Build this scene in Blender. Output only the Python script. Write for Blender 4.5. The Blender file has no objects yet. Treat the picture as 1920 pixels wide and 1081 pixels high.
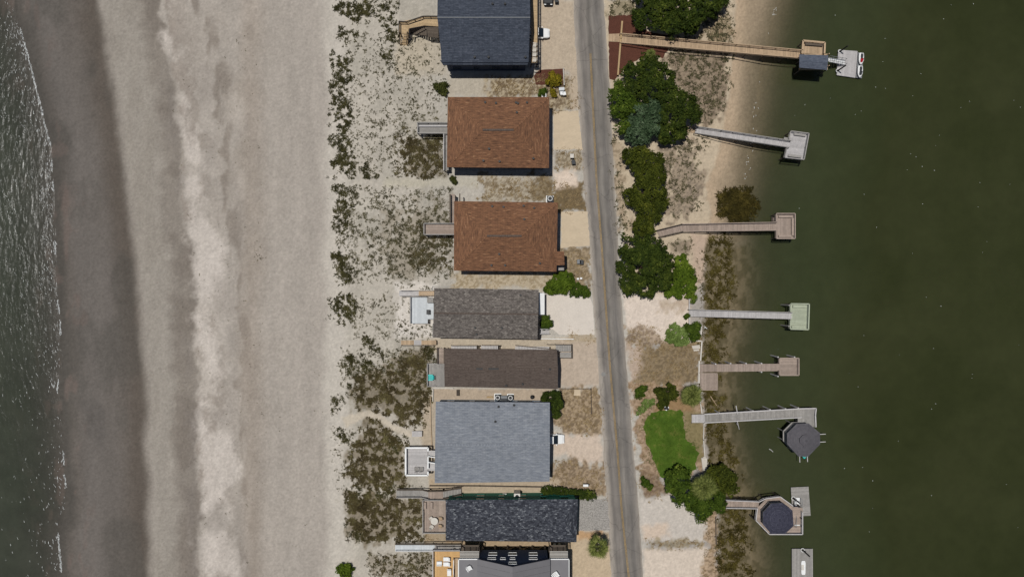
import bpy, math, random
import numpy as np
from mathutils import Vector, Matrix

random.seed(11)
RS = np.random.RandomState(11)
scene = bpy.context.scene
COL = scene.collection

# ------------------------------------------------------------------ camera, sky, sun, exposure
H = 127.0                      # flying height in metres
S = 0.1                        # metres per photo pixel on the ground
CX, CY = 960.0, 540.5
cam_data = bpy.data.cameras.new('camera')
cam_data.sensor_width = 36.0
cam_data.lens = 36.0 * H / (1920 * S)
cam_data.clip_end = 2000.0
camera = bpy.data.objects.new('camera', cam_data)
camera.location = (0, 0, H)
COL.objects.link(camera)
scene.camera = camera

SUN_DIR = Vector((0.176, -0.11, -1.0)).normalized()      # the way the light travels
world = bpy.data.worlds.new('World')
scene.world = world
world.use_nodes = True
wn = world.node_tree
bg = wn.nodes['Background']
sky = wn.nodes.new('ShaderNodeTexSky')
sky.sky_type = 'NISHITA'
sky.sun_disc = False
sky.sun_elevation = math.asin(-SUN_DIR.z)
sky.sun_rotation = math.atan2(-SUN_DIR.x, -SUN_DIR.y)
sky.altitude = 100
wn.links.new(sky.outputs[0], bg.inputs[0])
bg.inputs[1].default_value = 0.05
sun_data = bpy.data.lights.new('sun', 'SUN')
sun_data.energy = 4.7
sun_data.angle = math.radians(0.53)
sun_data.color = (1.0, 0.98, 0.94)
sun = bpy.data.objects.new('sun', sun_data)
sun.rotation_euler = SUN_DIR.to_track_quat('-Z', 'Y').to_euler()
sun.location = (-30, 20, 150)
COL.objects.link(sun)
scene.view_settings.view_transform = 'Standard'
scene.view_settings.look = 'None'
scene.view_settings.gamma = 1.0
scene.view_settings.exposure = -0.64
scene.view_settings.use_curve_mapping = False

# ------------------------------------------------------------------ helpers
def P(px, py, z=0.0):
    f = S * (H - z) / H
    return Vector(((px - CX) * f, (CY - py) * f, z))

def lin(r, g, b):
    def f(v):
        v /= 255.0
        return v / 12.92 if v <= 0.04045 else ((v + 0.055) / 1.055) ** 2.4
    return (f(r), f(g), f(b))

def _h(xi, yi, seed):
    h = (xi * 374761393 + yi * 668265263 + seed * 974634777) & 0xffffffff
    h = ((h ^ (h >> 13)) * 1274126177) & 0xffffffff
    return ((h ^ (h >> 16)) & 0xffff) / 65535.0

def vnoise(x, y, seed=0):
    x = np.asarray(x, float); y = np.asarray(y, float)
    xf = np.floor(x); yf = np.floor(y)
    xi = xf.astype(np.int64); yi = yf.astype(np.int64)
    u = x - xf; v = y - yf
    u = u * u * (3 - 2 * u); v = v * v * (3 - 2 * v)
    return ((_h(xi, yi, seed) * (1 - u) + _h(xi + 1, yi, seed) * u) * (1 - v)
            + (_h(xi, yi + 1, seed) * (1 - u) + _h(xi + 1, yi + 1, seed) * u) * v)

def fbm(x, y, octv=4, seed=0, gain=0.5):
    t = 0; a = 1; n = 0
    for k in range(octv):
        t = t + a * vnoise(x * 2 ** k + 17.3 * k, y * 2 ** k - 9.1 * k, seed + k * 7)
        n += a; a *= gain
    return t / n

def sstep(a, b, x):
    t = np.clip((x - a) / (b - a), 0, 1)
    return t * t * (3 - 2 * t)

def inside(poly, x, y):
    r = np.zeros(np.shape(x), bool)
    n = len(poly)
    for i in range(n):
        x0, y0 = poly[i]; x1, y1 = poly[(i + 1) % n]
        if y0 == y1:
            continue
        c = ((y0 > y) != (y1 > y)) & (x < (x1 - x0) * (y - y0) / (y1 - y0) + x0)
        r ^= c
    return r

def pdist(poly, x, y):
    d = np.full(np.shape(x), 1e9)
    n = len(poly)
    for i in range(n):
        x0, y0 = poly[i]; x1, y1 = poly[(i + 1) % n]
        dx, dy = x1 - x0, y1 - y0
        L = dx * dx + dy * dy + 1e-9
        t = np.clip(((x - x0) * dx + (y - y0) * dy) / L, 0, 1)
        d = np.minimum(d, np.hypot(x - x0 - t * dx, y - y0 - t * dy))
    return np.where(inside(poly, x, y), d, -d)      # positive inside

def R4(x0, y0, x1, y1):
    return [(x0, y0), (x1, y0), (x1, y1), (x0, y1)]

def tag(o, label=None, cat=None, group=None, kind=None):
    if label: o['label'] = label
    if cat: o['category'] = cat
    if group: o['group'] = group
    if kind: o['kind'] = kind
    return o

def thing(name, label, cat, loc=(0, 0, 0), group=None):
    o = bpy.data.objects.new(name, None)
    o.empty_display_size = 0.3
    o.location = loc
    COL.objects.link(o)
    return tag(o, label, cat, group)

def woff(o):
    v = Vector((0, 0, 0))
    while o is not None:
        v = v + Vector(o.location)
        o = o.parent
    return v

class MB:
    """collects shapes in world metres; build() links them as one mesh object"""
    def __init__(s):
        s.v = []; s.f = []; s.uv = None
    def poly(s, pts):
        b = len(s.v); s.v += [tuple(p) for p in pts]; s.f.append(tuple(range(b, b + len(pts))))
    def hexa(s, lo, hi):
        b = len(s.v); n = len(lo)
        s.v += [tuple(p) for p in lo] + [tuple(p) for p in hi]
        s.f.append(tuple(b + n - 1 - i for i in range(n)))
        s.f.append(tuple(b + n + i for i in range(n)))
        for i in range(n):
            j = (i + 1) % n
            s.f.append((b + i, b + j, b + n + j, b + n + i))
        return s
    def prism(s, pts, z0, z1):                      # pts counter-clockwise in world xy
        a = sum(pts[i][0] * pts[(i + 1) % len(pts)][1] - pts[(i + 1) % len(pts)][0] * pts[i][1] for i in range(len(pts)))
        if a < 0: pts = pts[::-1]
        return s.hexa([(p[0], p[1], z0) for p in pts], [(p[0], p[1], z1) for p in pts])
    def pprism(s, pp, z0, z1):                      # outline read at its top height
        return s.prism([P(x, y, z1)[:2] for x, y in pp], z0, z1)
    def box(s, c, sz, rz=0.0):
        cx, cy, cz = c; a, b, h = sz[0] / 2, sz[1] / 2, sz[2] / 2
        co, si = math.cos(rz), math.sin(rz)
        pts = [(cx + x * co - y * si, cy + x * si + y * co) for x, y in ((-a, -b), (a, -b), (a, b), (-a, b))]
        return s.prism(pts, cz - h, cz + h)
    def bar(s, p, q, w=0.1, h=0.1):
        p = Vector(p); q = Vector(q); d = (q - p)
        if d.length < 1e-6: return s
        d.normalize()
        up = Vector((0, 0, 1)) if abs(d.z) < 0.95 else Vector((0, 1, 0))
        r = d.cross(up).normalized(); u = r.cross(d)
        k = [(-w / 2, -h / 2), (w / 2, -h / 2), (w / 2, h / 2), (-w / 2, h / 2)]
        return s.hexa([p + r * a + u * b for a, b in k][::-1], [q + r * a + u * b for a, b in k][::-1])
    def cyl(s, p, q, r, r2=None, n=8):
        p = Vector(p); q = Vector(q); r2 = r if r2 is None else r2
        d = (q - p).normalized()
        up = Vector((0, 0, 1)) if abs(d.z) < 0.95 else Vector((0, 1, 0))
        a = d.cross(up).normalized(); b = a.cross(d)
        A = [2 * math.pi * i / n for i in range(n)]
        return s.hexa([p + (a * math.cos(t) + b * math.sin(t)) * r for t in A][::-1],
                      [q + (a * math.cos(t) + b * math.sin(t)) * r2 for t in A][::-1])
    def loft(s, rings):
        b = len(s.v); n = len(rings[0])
        for r in rings: s.v += [tuple(p) for p in r]
        for k in range(len(rings) - 1):
            for i in range(n):
                j = (i + 1) % n
                s.f.append((b + k * n + i, b + k * n + j, b + (k + 1) * n + j, b + (k + 1) * n + i))
        s.f.append(tuple(b + i for i in range(n))[::-1])
        s.f.append(tuple(b + (len(rings) - 1) * n + i for i in range(n)))
        return s
    def build(s, name, mat, parent=None, smooth=False, uv=False):
        me = bpy.data.meshes.new(name)
        o3 = woff(parent) if parent else Vector((0, 0, 0))
        me.from_pydata([(x - o3.x, y - o3.y, z - o3.z) for x, y, z in s.v], [], s.f)
        if uv:
            lay = me.uv_layers.new(name='UVMap')
            for p in me.polygons:
                a = me.vertices[p.vertices[0]].co; e = me.vertices[p.vertices[1]].co - a
                e = e.normalized() if e.length > 0 else Vector((1, 0, 0))
                w = p.normal.cross(e)
                for li in p.loop_indices:
                    c = me.vertices[me.loops[li].vertex_index].co
                    lay.data[li].uv = (c.dot(e), (c - a).dot(w))
        if smooth:
            me.shade_smooth()
        me.materials.append(mat)
        o = bpy.data.objects.new(name, me)
        if parent: o.parent = parent
        COL.objects.link(o)
        return o

def npmesh(name, V, F, mat, parent=None, kind=None):
    """big meshes from arrays: V (n,3), F (m,k)"""
    me = bpy.data.meshes.new(name)
    V = np.asarray(V, np.float32); F = np.asarray(F, np.int32)
    if parent is not None:
        V = V - np.array(woff(parent)[:], np.float32)
    m, k = F.shape
    me.vertices.add(len(V)); me.vertices.foreach_set('co', V.ravel())
    me.loops.add(m * k); me.loops.foreach_set('vertex_index', F.ravel())
    me.polygons.add(m)
    me.polygons.foreach_set('loop_start', np.arange(0, m * k, k, dtype=np.int32))
    me.polygons.foreach_set('loop_total', np.full(m, k, np.int32))
    me.update(calc_edges=True)
    me.materials.append(mat)
    o = bpy.data.objects.new(name, me)
    if parent is not None: o.parent = parent
    COL.objects.link(o)
    if kind: o['kind'] = kind
    return o

# ------------------------------------------------------------------ materials
class NT:
    def __init__(s, name):
        s.m = bpy.data.materials.new(name); s.m.use_nodes = True
        s.t = s.m.node_tree; s.bsdf = s.t.nodes['Principled BSDF']
        s.out = s.t.nodes['Material Output']
    def n(s, typ, **kw):
        d = s.t.nodes.new('ShaderNode' + typ)
        for k, v in kw.items(): setattr(d, k, v)
        return d
    def l(s, a, b): s.t.links.new(a, b)
    def coord(s, kind='Object', scale=(1, 1, 1)):
        c = s.n('TexCoord'); mp = s.n('Mapping'); mp.inputs['Scale'].default_value = scale
        s.l(c.outputs[kind], mp.inputs[0]); return mp.outputs[0]
    def noise(s, vec, scale, detail=3, rough=.55, dist=0.0):
        d = s.n('TexNoise'); d.inputs['Scale'].default_value = scale
        d.inputs['Detail'].default_value = detail; d.inputs['Roughness'].default_value = rough
        d.inputs['Distortion'].default_value = dist
        s.l(vec, d.inputs['Vector']); return d.outputs['Fac']
    def rng(s, v, a, b, c, d):
        m = s.n('MapRange'); s.l(v, m.inputs[0])
        for i, q in enumerate((a, b, c, d)): m.inputs[i + 1].default_value = q
        return m.outputs[0]
    def math(s, op, a, b=None):
        m = s.n('Math', operation=op)
        for i, q in enumerate((a, b)):
            if q is None: continue
            if isinstance(q, (int, float)): m.inputs[i].default_value = q
            else: s.l(q, m.inputs[i])
        return m.outputs[0]
    def scale(s, colr, fac):
        m = s.n('VectorMath', operation='SCALE')
        if isinstance(colr, tuple): m.inputs[0].default_value = colr[:3]
        else: s.l(colr, m.inputs[0])
        s.l(fac, m.inputs['Scale']); return m.outputs[0]
    def ramp(s, v, stops, interp='LINEAR'):
        r = s.n('ValToRGB'); r.color_ramp.interpolation = interp
        e = r.color_ramp.elements
        while len(e) < len(stops): e.new(0.5)
        for i, (p, c) in enumerate(stops):
            e[i].position = p; e[i].color = (c[0], c[1], c[2], 1)
        s.l(v, r.inputs[0]); return r.outputs[0]
    def bump(s, v, strength, dist=0.05):
        b = s.n('Bump'); b.inputs['Strength'].default_value = strength; b.inputs['Distance'].default_value = dist
        s.l(v, b.inputs['Height']); s.l(b.outputs[0], s.bsdf.inputs['Normal']); return b

def mk(name, col, rough=.8, var=.2, scale=3.0, stretch=(1, 1, 1), island=0.0, spec=.3, bump=0.0, metal=0.0, fine=0.0):
    t = NT(name)
    vec = t.coord('Object', stretch)
    f = t.rng(t.noise(vec, scale, 4, .6), .25, .75, 1 - var, 1 + var)
    if fine:
        f = t.math('MULTIPLY', f, t.rng(t.noise(vec, scale * 6, 2), .25, .75, 1 - fine, 1 + fine))
    if island:
        g = t.n('NewGeometry')
        f = t.math('MULTIPLY', f, t.rng(g.outputs['Random Per Island'], 0, 1, 1 - island, 1 + island))
    t.l(t.scale(col, f), t.bsdf.inputs['Base Color'])
    t.bsdf.inputs['Roughness'].default_value = rough
    t.bsdf.inputs['Specular IOR Level'].default_value = spec
    t.bsdf.inputs['Metallic'].default_value = metal
    if bump:
        t.bump(t.noise(vec, scale * 3, 3), bump, .03)
    return t.m

def leafmat(name, stops, big=.5, rough=.75, transl=0.0):
    t = NT(name)
    g = t.n('NewGeometry')
    vec = t.coord('Object')
    nz = t.noise(vec, .45, 3)
    r = t.math('ADD', t.math('MULTIPLY', g.outputs['Random Per Island'], 1 - big), t.math('MULTIPLY', t.rng(nz, .3, .7, 0, 1), big))
    t.l(t.ramp(r, stops), t.bsdf.inputs['Base Color'])
    t.bsdf.inputs['Roughness'].default_value = rough
    t.bsdf.inputs['Specular IOR Level'].default_value = .06
    return t.m

def shingle(name, cols, su=1.6, sv=5.0, var=.12, tab=(.9, .28), mortar=.35, fine=.3, rough=.9):
    """asphalt shingles: courses along the eave, blended tab tones, blotches"""
    t = NT(name)
    vec = t.coord('UV')
    st = t.n('Mapping'); st.inputs['Scale'].default_value = (su, sv, 1); t.l(vec, st.inputs[0])
    n1 = t.noise(st.outputs[0], 1.0, 3, .65)
    br = t.n('TexBrick'); t.l(vec, br.inputs['Vector'])
    br.inputs['Scale'].default_value = 1.0
    br.inputs['Brick Width'].default_value = tab[0]; br.inputs['Row Height'].default_value = tab[1]
    br.inputs['Mortar Size'].default_value = .025; br.inputs['Mortar Smooth'].default_value = .4
    br.inputs['Color1'].default_value = (0, 0, 0, 1); br.inputs['Color2'].default_value = (1, 1, 1, 1)
    br.inputs['Mortar'].default_value = (.5, .5, .5, 1)
    br.offset = .37
    tone = t.math('ADD', t.math('MULTIPLY', t.rng(n1, .3, .7, 0, 1), 1 - fine), t.math('MULTIPLY', br.outputs['Color'], fine))
    c = t.ramp(tone, cols)
    big = t.rng(t.noise(vec, .35, 4, .6), .3, .7, 1 - var, 1 + var)
    big = t.math('MULTIPLY', big, t.rng(t.noise(vec, 14., 2), .2, .8, .88, 1.12))
    m = t.rng(br.outputs['Fac'], 0, 1, 1, 1 - mortar)
    t.l(t.scale(c, t.math('MULTIPLY', big, m)), t.bsdf.inputs['Base Color'])
    t.bsdf.inputs['Roughness'].default_value = rough
    t.bsdf.inputs['Specular IOR Level'].default_value = .2
    t.bump(t.math('SUBTRACT', tone, br.outputs['Fac']), .5, .03)
    return t.m

M = {}
M['red_shingle'] = shingle('red_shingle', [(0.1, lin(89, 64, 49)), (.45, lin(120, 86, 64)), (.75, lin(136, 97, 71)), (1, lin(177, 142, 110))], 1.0, 4.2, .06)
M['navy_shingle'] = shingle('navy_shingle', [(0.1, lin(53, 57, 67)), (.5, lin(67, 73, 84)), (1, lin(89, 93, 104))], 2.0, 4., .08, fine=.4)
M['taupe_shingle'] = shingle('taupe_shingle', [(0.05, lin(66, 62, 57)), (.45, lin(105, 98, 93)), (.75, lin(126, 119, 112)), (1, lin(172, 163, 154))], 2.6, 5., .06, fine=.5, tab=(.5, .3))
M['brown_shingle'] = shingle('brown_shingle', [(0.1, lin(79, 68, 61)), (.5, lin(93, 82, 75)), (1, lin(107, 95, 87))], 2.0, 4.5, .09, fine=.3, mortar=.3)
M['blue_shingle'] = shingle('blue_shingle', [(0.1, lin(113, 118, 126)), (.5, lin(129, 133, 140)), (1, lin(151, 154, 158))], .9, 3.2, .09, fine=.3, mortar=.25)
M['black_shingle'] = shingle('black_shingle', [(0.05, lin(28, 30, 36)), (.4, lin(57, 59, 67)), (.7, lin(85, 88, 95)), (1, lin(166, 168, 169))], 2.6, 4.6, .10, fine=.5, tab=(.5, .3))
M['slate_roof'] = shingle('slate_roof', [(0.1, lin(78, 84, 96)), (.5, lin(92, 98, 111)), (1, lin(108, 113, 124))], 1.5, 3., .08)
M['grey_roof'] = shingle('grey_roof', [(0.1, lin(82, 80, 84)), (.5, lin(94, 91, 95)), (1, lin(106, 104, 107))], 1.5, 3., .07)
M['charcoal_roof'] = shingle('charcoal_roof', [(0.1, lin(48, 49, 60)), (.5, lin(65, 65, 79)), (1, lin(84, 84, 96))], 1.5, 3., .08)
M['wood_new'] = mk('wood_new', lin(186, 160, 124), .8, .14, 2., (1, 1, 1), .14, fine=.12)
M['wood_tan'] = mk('wood_tan', lin(176, 152, 124), .85, .15, 2., (1, 1, 1), .16, fine=.12)
M['wood_orange'] = mk('wood_orange', lin(204, 164, 110), .8, .10, 2., (1, 1, 1), .08)
M['wood_pink'] = mk('wood_pink', lin(158, 142, 130), .85, .15, 2., (1, 1, 1), .14, fine=.12)
M['wood_grey'] = mk('wood_grey', lin(150, 146, 141), .85, .16, 2., (1, 1, 1), .14, fine=.14)
M['wood_silver'] = mk('wood_silver', lin(182, 178, 176), .85, .13, 2., (1, 1, 1), .10, fine=.12)
M['wood_dark'] = mk('wood_dark', lin(92, 82, 72), .85, .2, 3., (1, 1, 1), .15)
M['wood_black'] = mk('wood_black', lin(42, 38, 36), .8, .2, 3.)
M['deck_green'] = mk('deck_green', lin(168, 174, 152), .85, .12, 1.6, (1, 1, 1), .08, fine=.12)
M['deck_white'] = mk('deck_white', lin(200, 204, 206), .7, .10, 1.6, (1, 1, 1), .06, fine=.08)
M['white'] = mk('white', lin(232, 232, 230), .5, .05, 2.)
M['offwhite'] = mk('offwhite', lin(206, 200, 190), .7, .1, 2.)
M['glass'] = mk('glass', lin(30, 38, 46), .08, .2, .6, spec=.6)
M['black'] = mk('black', lin(22, 22, 24), .5, .15, 3.)
M['darkgrey'] = mk('darkgrey', lin(58, 60, 62), .6, .15, 3.)
M['grey'] = mk('grey', lin(120, 122, 124), .6, .12, 3.)
M['metal'] = mk('metal', lin(150, 152, 154), .4, .1, 3., metal=.5)
M['galv'] = mk('galv', lin(120, 118, 114), .5, .12, 3., metal=.2)
M['red'] = mk('red', lin(170, 30, 40), .35, .08, 3.)
M['teal'] = mk('teal', lin(60, 190, 185), .5, .08, 3.)
M['navy_wall'] = mk('navy_wall', lin(36, 52, 78), .7, .08, 2., (1, 1, 6))
M['green_wall'] = mk('green_wall', lin(46, 128, 108), .7, .08, 2., (1, 1, 6))
M['shaded_navy_wall'] = mk('shaded_navy_wall', lin(70, 78, 92), .8, .08, 2., (1, 1, 6))  # dark navy, darkened to put the shade below the eaves into the colour
M['blue_wall'] = mk('blue_wall', lin(120, 136, 152), .8, .08, 2., (1, 1, 6))
M['cream_wall'] = mk('cream_wall', lin(200, 192, 174), .8, .08, 2., (1, 1, 6))
M['brown_wall'] = mk('brown_wall', lin(120, 104, 90), .8, .08, 2., (1, 1, 6))
M['roof_metal'] = mk('roof_metal', lin(118, 116, 118), .55, .06, .8, (1, 1, 1), .03, spec=.3)
M['concrete'] = mk('concrete', lin(196, 188, 176), .9, .08, .6, fine=.05)
M['driveway'] = mk('driveway', lin(196, 178, 152), .9, .09, .35, (1, 2.2, 1), fine=.06)
M['driveway_white'] = mk('driveway_white', lin(208, 198, 186), .9, .06, .5, fine=.06)
M['gravel'] = mk('gravel', lin(150, 145, 139), .95, .10, .8, fine=.45, bump=.6)
M['mulch'] = mk('mulch', lin(86, 52, 40), .95, .12, 1.2, fine=.35, bump=.6)
M['bark'] = mk('bark', lin(80, 66, 54), .9, .2, 4.)
M['palm_trunk'] = mk('palm_trunk', lin(110, 96, 80), .9, .2, 6.)
M['straw_wood'] = mk('straw_wood', lin(176, 150, 112), .9, .1, 2.)
M['foam'] = mk('foam', lin(226, 228, 226), .6, .1, 3.)
M['leaf_dark'] = leafmat('leaf_dark', [(0, lin(25, 33, 10)), (.4, lin(44, 56, 19)), (.75, lin(66, 76, 26)), (1, lin(108, 116, 48))])
M['leaf_cedar'] = leafmat('leaf_cedar', [(0, lin(30, 35, 10)), (.4, lin(53, 60, 19)), (.75, lin(77, 82, 26)), (1, lin(118, 118, 47))])
M['leaf_mid'] = leafmat('leaf_mid', [(0, lin(30, 44, 11)), (.4, lin(53, 69, 20)), (.75, lin(75, 91, 29)), (1, lin(123, 134, 53))])
M['leaf_blue'] = leafmat('leaf_blue', [(0, lin(31, 44, 26)), (.4, lin(54, 71, 47)), (.75, lin(82, 98, 71)), (1, lin(132, 145, 118))])
M['leaf_bright'] = leafmat('leaf_bright', [(0, lin(39, 54, 12)), (.4, lin(68, 86, 23)), (.75, lin(91, 108, 32)), (1, lin(137, 150, 59))])
M['leaf_pale'] = leafmat('leaf_pale', [(0, lin(64, 80, 36)), (.4, lin(94, 112, 54)), (.75, lin(120, 138, 76)), (1, lin(158, 172, 112))])
M['leaf_yellow'] = leafmat('leaf_yellow', [(0, lin(62, 60, 16)), (.4, lin(104, 96, 26)), (.75, lin(140, 122, 34)), (1, lin(178, 150, 52))])
M['leaf_olive'] = leafmat('leaf_olive', [(0, lin(34, 38, 18)), (.4, lin(56, 60, 28)), (.75, lin(78, 80, 40)), (1, lin(112, 110, 64))])
M['palm_leaf'] = leafmat('palm_leaf', [(0, lin(52, 60, 26)), (.5, lin(90, 98, 46)), (1, lin(148, 150, 88))])
M['dune_tuft'] = leafmat('dune_tuft', [(0, lin(48, 44, 31)), (.5, lin(81, 78, 56)), (.85, lin(110, 103, 76)), (1, lin(154, 143, 109))], .45)
M['dune_green'] = leafmat('dune_green', [(0, lin(34, 34, 20)), (.5, lin(62, 60, 36)), (1, lin(108, 102, 66))], .4)
M['dune_brown'] = leafmat('dune_brown', [(0, lin(43, 36, 24)), (.45, lin(78, 69, 46)), (.8, lin(105, 97, 65)), (1, lin(143, 137, 95))], .5)
M['straw'] = leafmat('straw', [(0, lin(92, 76, 52)), (.5, lin(138, 118, 86)), (1, lin(186, 166, 130))], .4)
M['marsh'] = leafmat('marsh', [(0, lin(35, 31, 14)), (.5, lin(71, 63, 29)), (1, lin(114, 104, 54))], .5)
M['marsh_green'] = leafmat('marsh_green', [(0, lin(30, 28, 12)), (.5, lin(60, 54, 24)), (1, lin(104, 92, 46))], .5)
M['lawn_blade'] = leafmat('lawn_blade', [(0, lin(46, 66, 16)), (.5, lin(64, 86, 24)), (1, lin(88, 108, 38))], .5)

# ------------------------------------------------------------------ terrain
SHORE = np.array([(0, 24), (90, 50), (190, 76), (270, 97), (340, 101), (430, 105), (520, 109), (600, 115), (680, 118), (730, 109),
                  (780, 118), (880, 122), (940, 126), (1000, 113), (1081, 118)], float)
WET = np.array([(0, 186), (100, 203), (200, 220), (300, 233), (400, 246), (500, 259), (600, 267), (700, 273), (800, 275), (900, 279), (1081, 285)], float)
SCARP = np.array([(0, 297), (60, 304), (120, 318), (200, 328), (280, 340), (330, 338), (360, 342), (420, 350), (460, 360), (520, 364),
                  (600, 362), (700, 366), (780, 370), (860, 372), (960, 376), (1000, 372), (1081, 374)], float)
BANK = np.array([(0, 1378), (100, 1372), (200, 1362), (260, 1350), (300, 1342), (345, 1322), (400, 1330), (450, 1322), (520, 1318), (600, 1318), (700, 1314),
                 (800, 1322), (900, 1330), (960, 1345), (1081, 1346)], float)
EDGE = np.array([(0, 1456), (90, 1434), (170, 1418), (230, 1410), (330, 1396), (400, 1378), (450, 1372), (520, 1386), (600, 1374), (700, 1358),
                 (800, 1352), (900, 1380), (960, 1394), (1081, 1414)], float)
def cur(c, py): return np.interp(py, c[:, 0], c[:, 1])
SEA, SOUND = -1.5, -1.2

def gz(px, py):
    px = np.asarray(px, float); py = np.asarray(py, float)
    sh = cur(SHORE, py) + 5 * (fbm(py / 60, px * 0, 3, 5) - .5)
    d = (px - sh) * S
    z = np.where(d > 0, np.minimum(SEA + d * .031, 0), np.maximum(SEA + d * .07, -4.5))
    z = z + .05 * (fbm(px / 25, py / 60, 3, 9) - .5) * sstep(250, 320, px) * (1 - sstep(760, 835, px))
    dm = sstep(618, 660, px) * (1 - sstep(770, 832, px))
    z = z + dm * (.15 + .75 * np.clip(fbm(px / 70, py / 70, 4, 3) - .25, 0, 1))
    b = cur(BANK, py) + 6 * (fbm(py / 30, px * 0, 3, 25) - .5); e = cur(EDGE, py) + 8 * (fbm(py / 45, px * 0, 3, 26) - .5)
    r = (px - b) / (e - b)
    zr = np.where(r < 0, 0, np.where(r < 1, SOUND * r, np.maximum(SOUND - .085 * (px - e) * S, -4.5)))
    return np.where(px > 1200, zr, z)

def G(px, py):
    z = float(gz(px, py)); return P(px, py, z)

# the colour of the ground by place (dry sand, wet sand, leaf litter, dry lawn ...)
def ground_colour(px, py):
    n1 = fbm(px / 40, py / 60, 5, 31); n2 = fbm(px / 9, py / 12, 4, 32); n3 = fbm(px / 120, py / 200, 4, 33); n4 = fbm(px / 3.2, py / 3.2, 3, 34)
    col = np.empty(px.shape + (3,))
    def c(*a): return np.array(lin(*a))
    def mix(mask, colr, k=1.0):
        nonlocal col
        m = np.clip(mask, 0, 1)[..., None] * np.asarray(k)
        col = col * (1 - m) + np.asarray(colr) * m
    col[:] = c(168, 159, 148)
    # ---- ocean beach
    st1 = fbm(px / 16, py / 170, 4, 47); st2 = fbm(px / 30 + py / 300, py / 90, 5, 48)
    sh = cur(SHORE, py); we = cur(WET, py) + 16 * (n1 - .5) + 6 * (n2 - .5)
    sc = cur(SCARP, py) + 34 * (fbm(px / 60 + 3, py / 24, 5, 40) - .5)
    wet = 1 - sstep(-16, 20, px - we)
    mix(wet, c(104, 97, 90))
    band = sstep(14, 44, px - sh - 20 * (n3 - .5)) * (1 - sstep(40, 120, px - sh - 70 * (n3 - .3)))      # paler damp tongue
    mix(band * wet, c(112, 106, 100), .75)
    mix((1 - sstep(4, 26, px - sh - 16 * (n1 - .5))) * wet, c(82, 78, 72), .85)
    mix(sstep(-60, -18, px - we) * (1 - sstep(-10, 10, px - we)), c(94, 85, 76), .7)
    mix(sstep(.50, .66, fbm(px / 60, py / 130, 4, 41)) * wet, c(86, 82, 76), .5)
    mix(sstep(.60, .75, fbm(px / 18, py / 40, 3, 42)) * wet * (1 - sstep(30, 70, px - sh)), c(116, 102, 94), .5)
    dry = 1 - wet
    mix(dry * (1 - sstep(-14, 14, px - sc)), c(158, 150, 139))
    mix(dry * (1 - sstep(-14, 14, px - sc)) * sstep(.42, .62, st2), c(146, 138, 127), .7)
    mix(dry * sstep(-56, -26, px - sc + 40 * (n3 - .5)) * (1 - sstep(-6, 3, px - sc)), c(126, 117, 107), .55 + .35 * sstep(.35, .6, fbm(py / 60, px / 90, 3, 49))[..., None])
    mott = fbm(px / 30, py / 44, 6, 44, .6)
    white = sstep(-2, 5, px - sc) * (1 - sstep(26, 100, px - sc - 110 * (mott - .5)))
    south = .55 + .45 * sstep(380, 760, py)
    mix(white * sstep(.38, .60, mott + .10 * (n4 - .5)), c(200, 190, 178), (.45 * south)[..., None])
    mix(white * (1 - sstep(.36, .50, mott)), c(150, 139, 128), .7)
    cc2 = px - sc - 78 - 60 * (n3 - .5) - 20 * (n1 - .5)
    mix(sstep(-4, 3, cc2) * (1 - sstep(14, 40, cc2)) * sstep(.38, .60, fbm(px / 20, py / 70, 4, 46)), c(136, 126, 115), .8)
    mix(sstep(60, 120, px - sc) * (1 - sstep(470, 560, px)) * sstep(.42, .62, n1), c(152, 142, 130), .6)
    mix(sstep(60, 120, px - sc) * (1 - sstep(470, 560, px)) * sstep(.50, .66, fbm(px / 24, py / 50, 4, 50)), c(182, 172, 160), .5)
    mix(sstep(455, 520, px + 20 * (n1 - .5)) * (1 - sstep(600, 625, px)), c(170, 161, 150), .6)
    mix(sstep(440, 470, px + 30 * (n3 - .5)) * (1 - sstep(475, 510, px + 30 * (n3 - .5))), c(156, 144, 131), .55)
    bz = (1 - sstep(600, 640, px))
    col *= (1 + bz * (.16 * (st1 - .5) + .16 * (st2 - .5)))[..., None]
    for poly, cc_, k_ in BEACH:
        xs_ = [p[0] for p in poly]; ys_ = [p[1] for p in poly]
        sel = (px > min(xs_) - 30) & (px < max(xs_) + 30) & (py > min(ys_) - 30) & (py < max(ys_) + 30)
        if sel.any():
            d = pdist(poly, px[sel], py[sel]) + 44 * (mott[sel] - .5) + 14 * (n2[sel] - .5) + 6 * (n4[sel] - .5)
            m = (sstep(-9, 14, d) * k_ * .82 * (.62 + .76 * (st2[sel] - .2)).clip(.3, 1))[..., None]
            col[sel] = col[sel] * (1 - m) + np.array(lin(*cc_)) * m
    col *= np.array([1.0, 1.0, 1.015])
    # the drift strip of white loose sand at the foot of the dunes, then the dunes
    mix(sstep(596, 626, px + 34 * (n1 - .5)) * (1 - sstep(660, 700, px)), c(196, 188, 176), .85)
    mix(sstep(640, 670, px) * (1 - sstep(1200, 1230, px)), c(186, 178, 165))
    mix(sstep(640, 670, px) * (1 - sstep(840, 850, px)) * sstep(.45, .65, n1), c(170, 163, 150), .7)
    # ---- zones with soft ragged edges
    def zone(poly, colr, k=1.0, soft=5, rag=10, speck=None):
        xs = [p[0] for p in poly]; ys = [p[1] for p in poly]
        sel = (px > min(xs) - 25) & (px < max(xs) + 25) & (py > min(ys) - 25) & (py < max(ys) + 25)
        if not sel.any(): return
        rg = rag * (2.2 if speck is not None else 1.0)
        d = pdist(poly, px[sel], py[sel]) + rg * (n2[sel] - .5) * 2 + (rg * (n1[sel] - .5) if speck is not None else 0)
        m = sstep(-soft, soft, d) * k
        cc = np.broadcast_to(np.array(lin(*colr)), m.shape + (3,))
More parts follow.
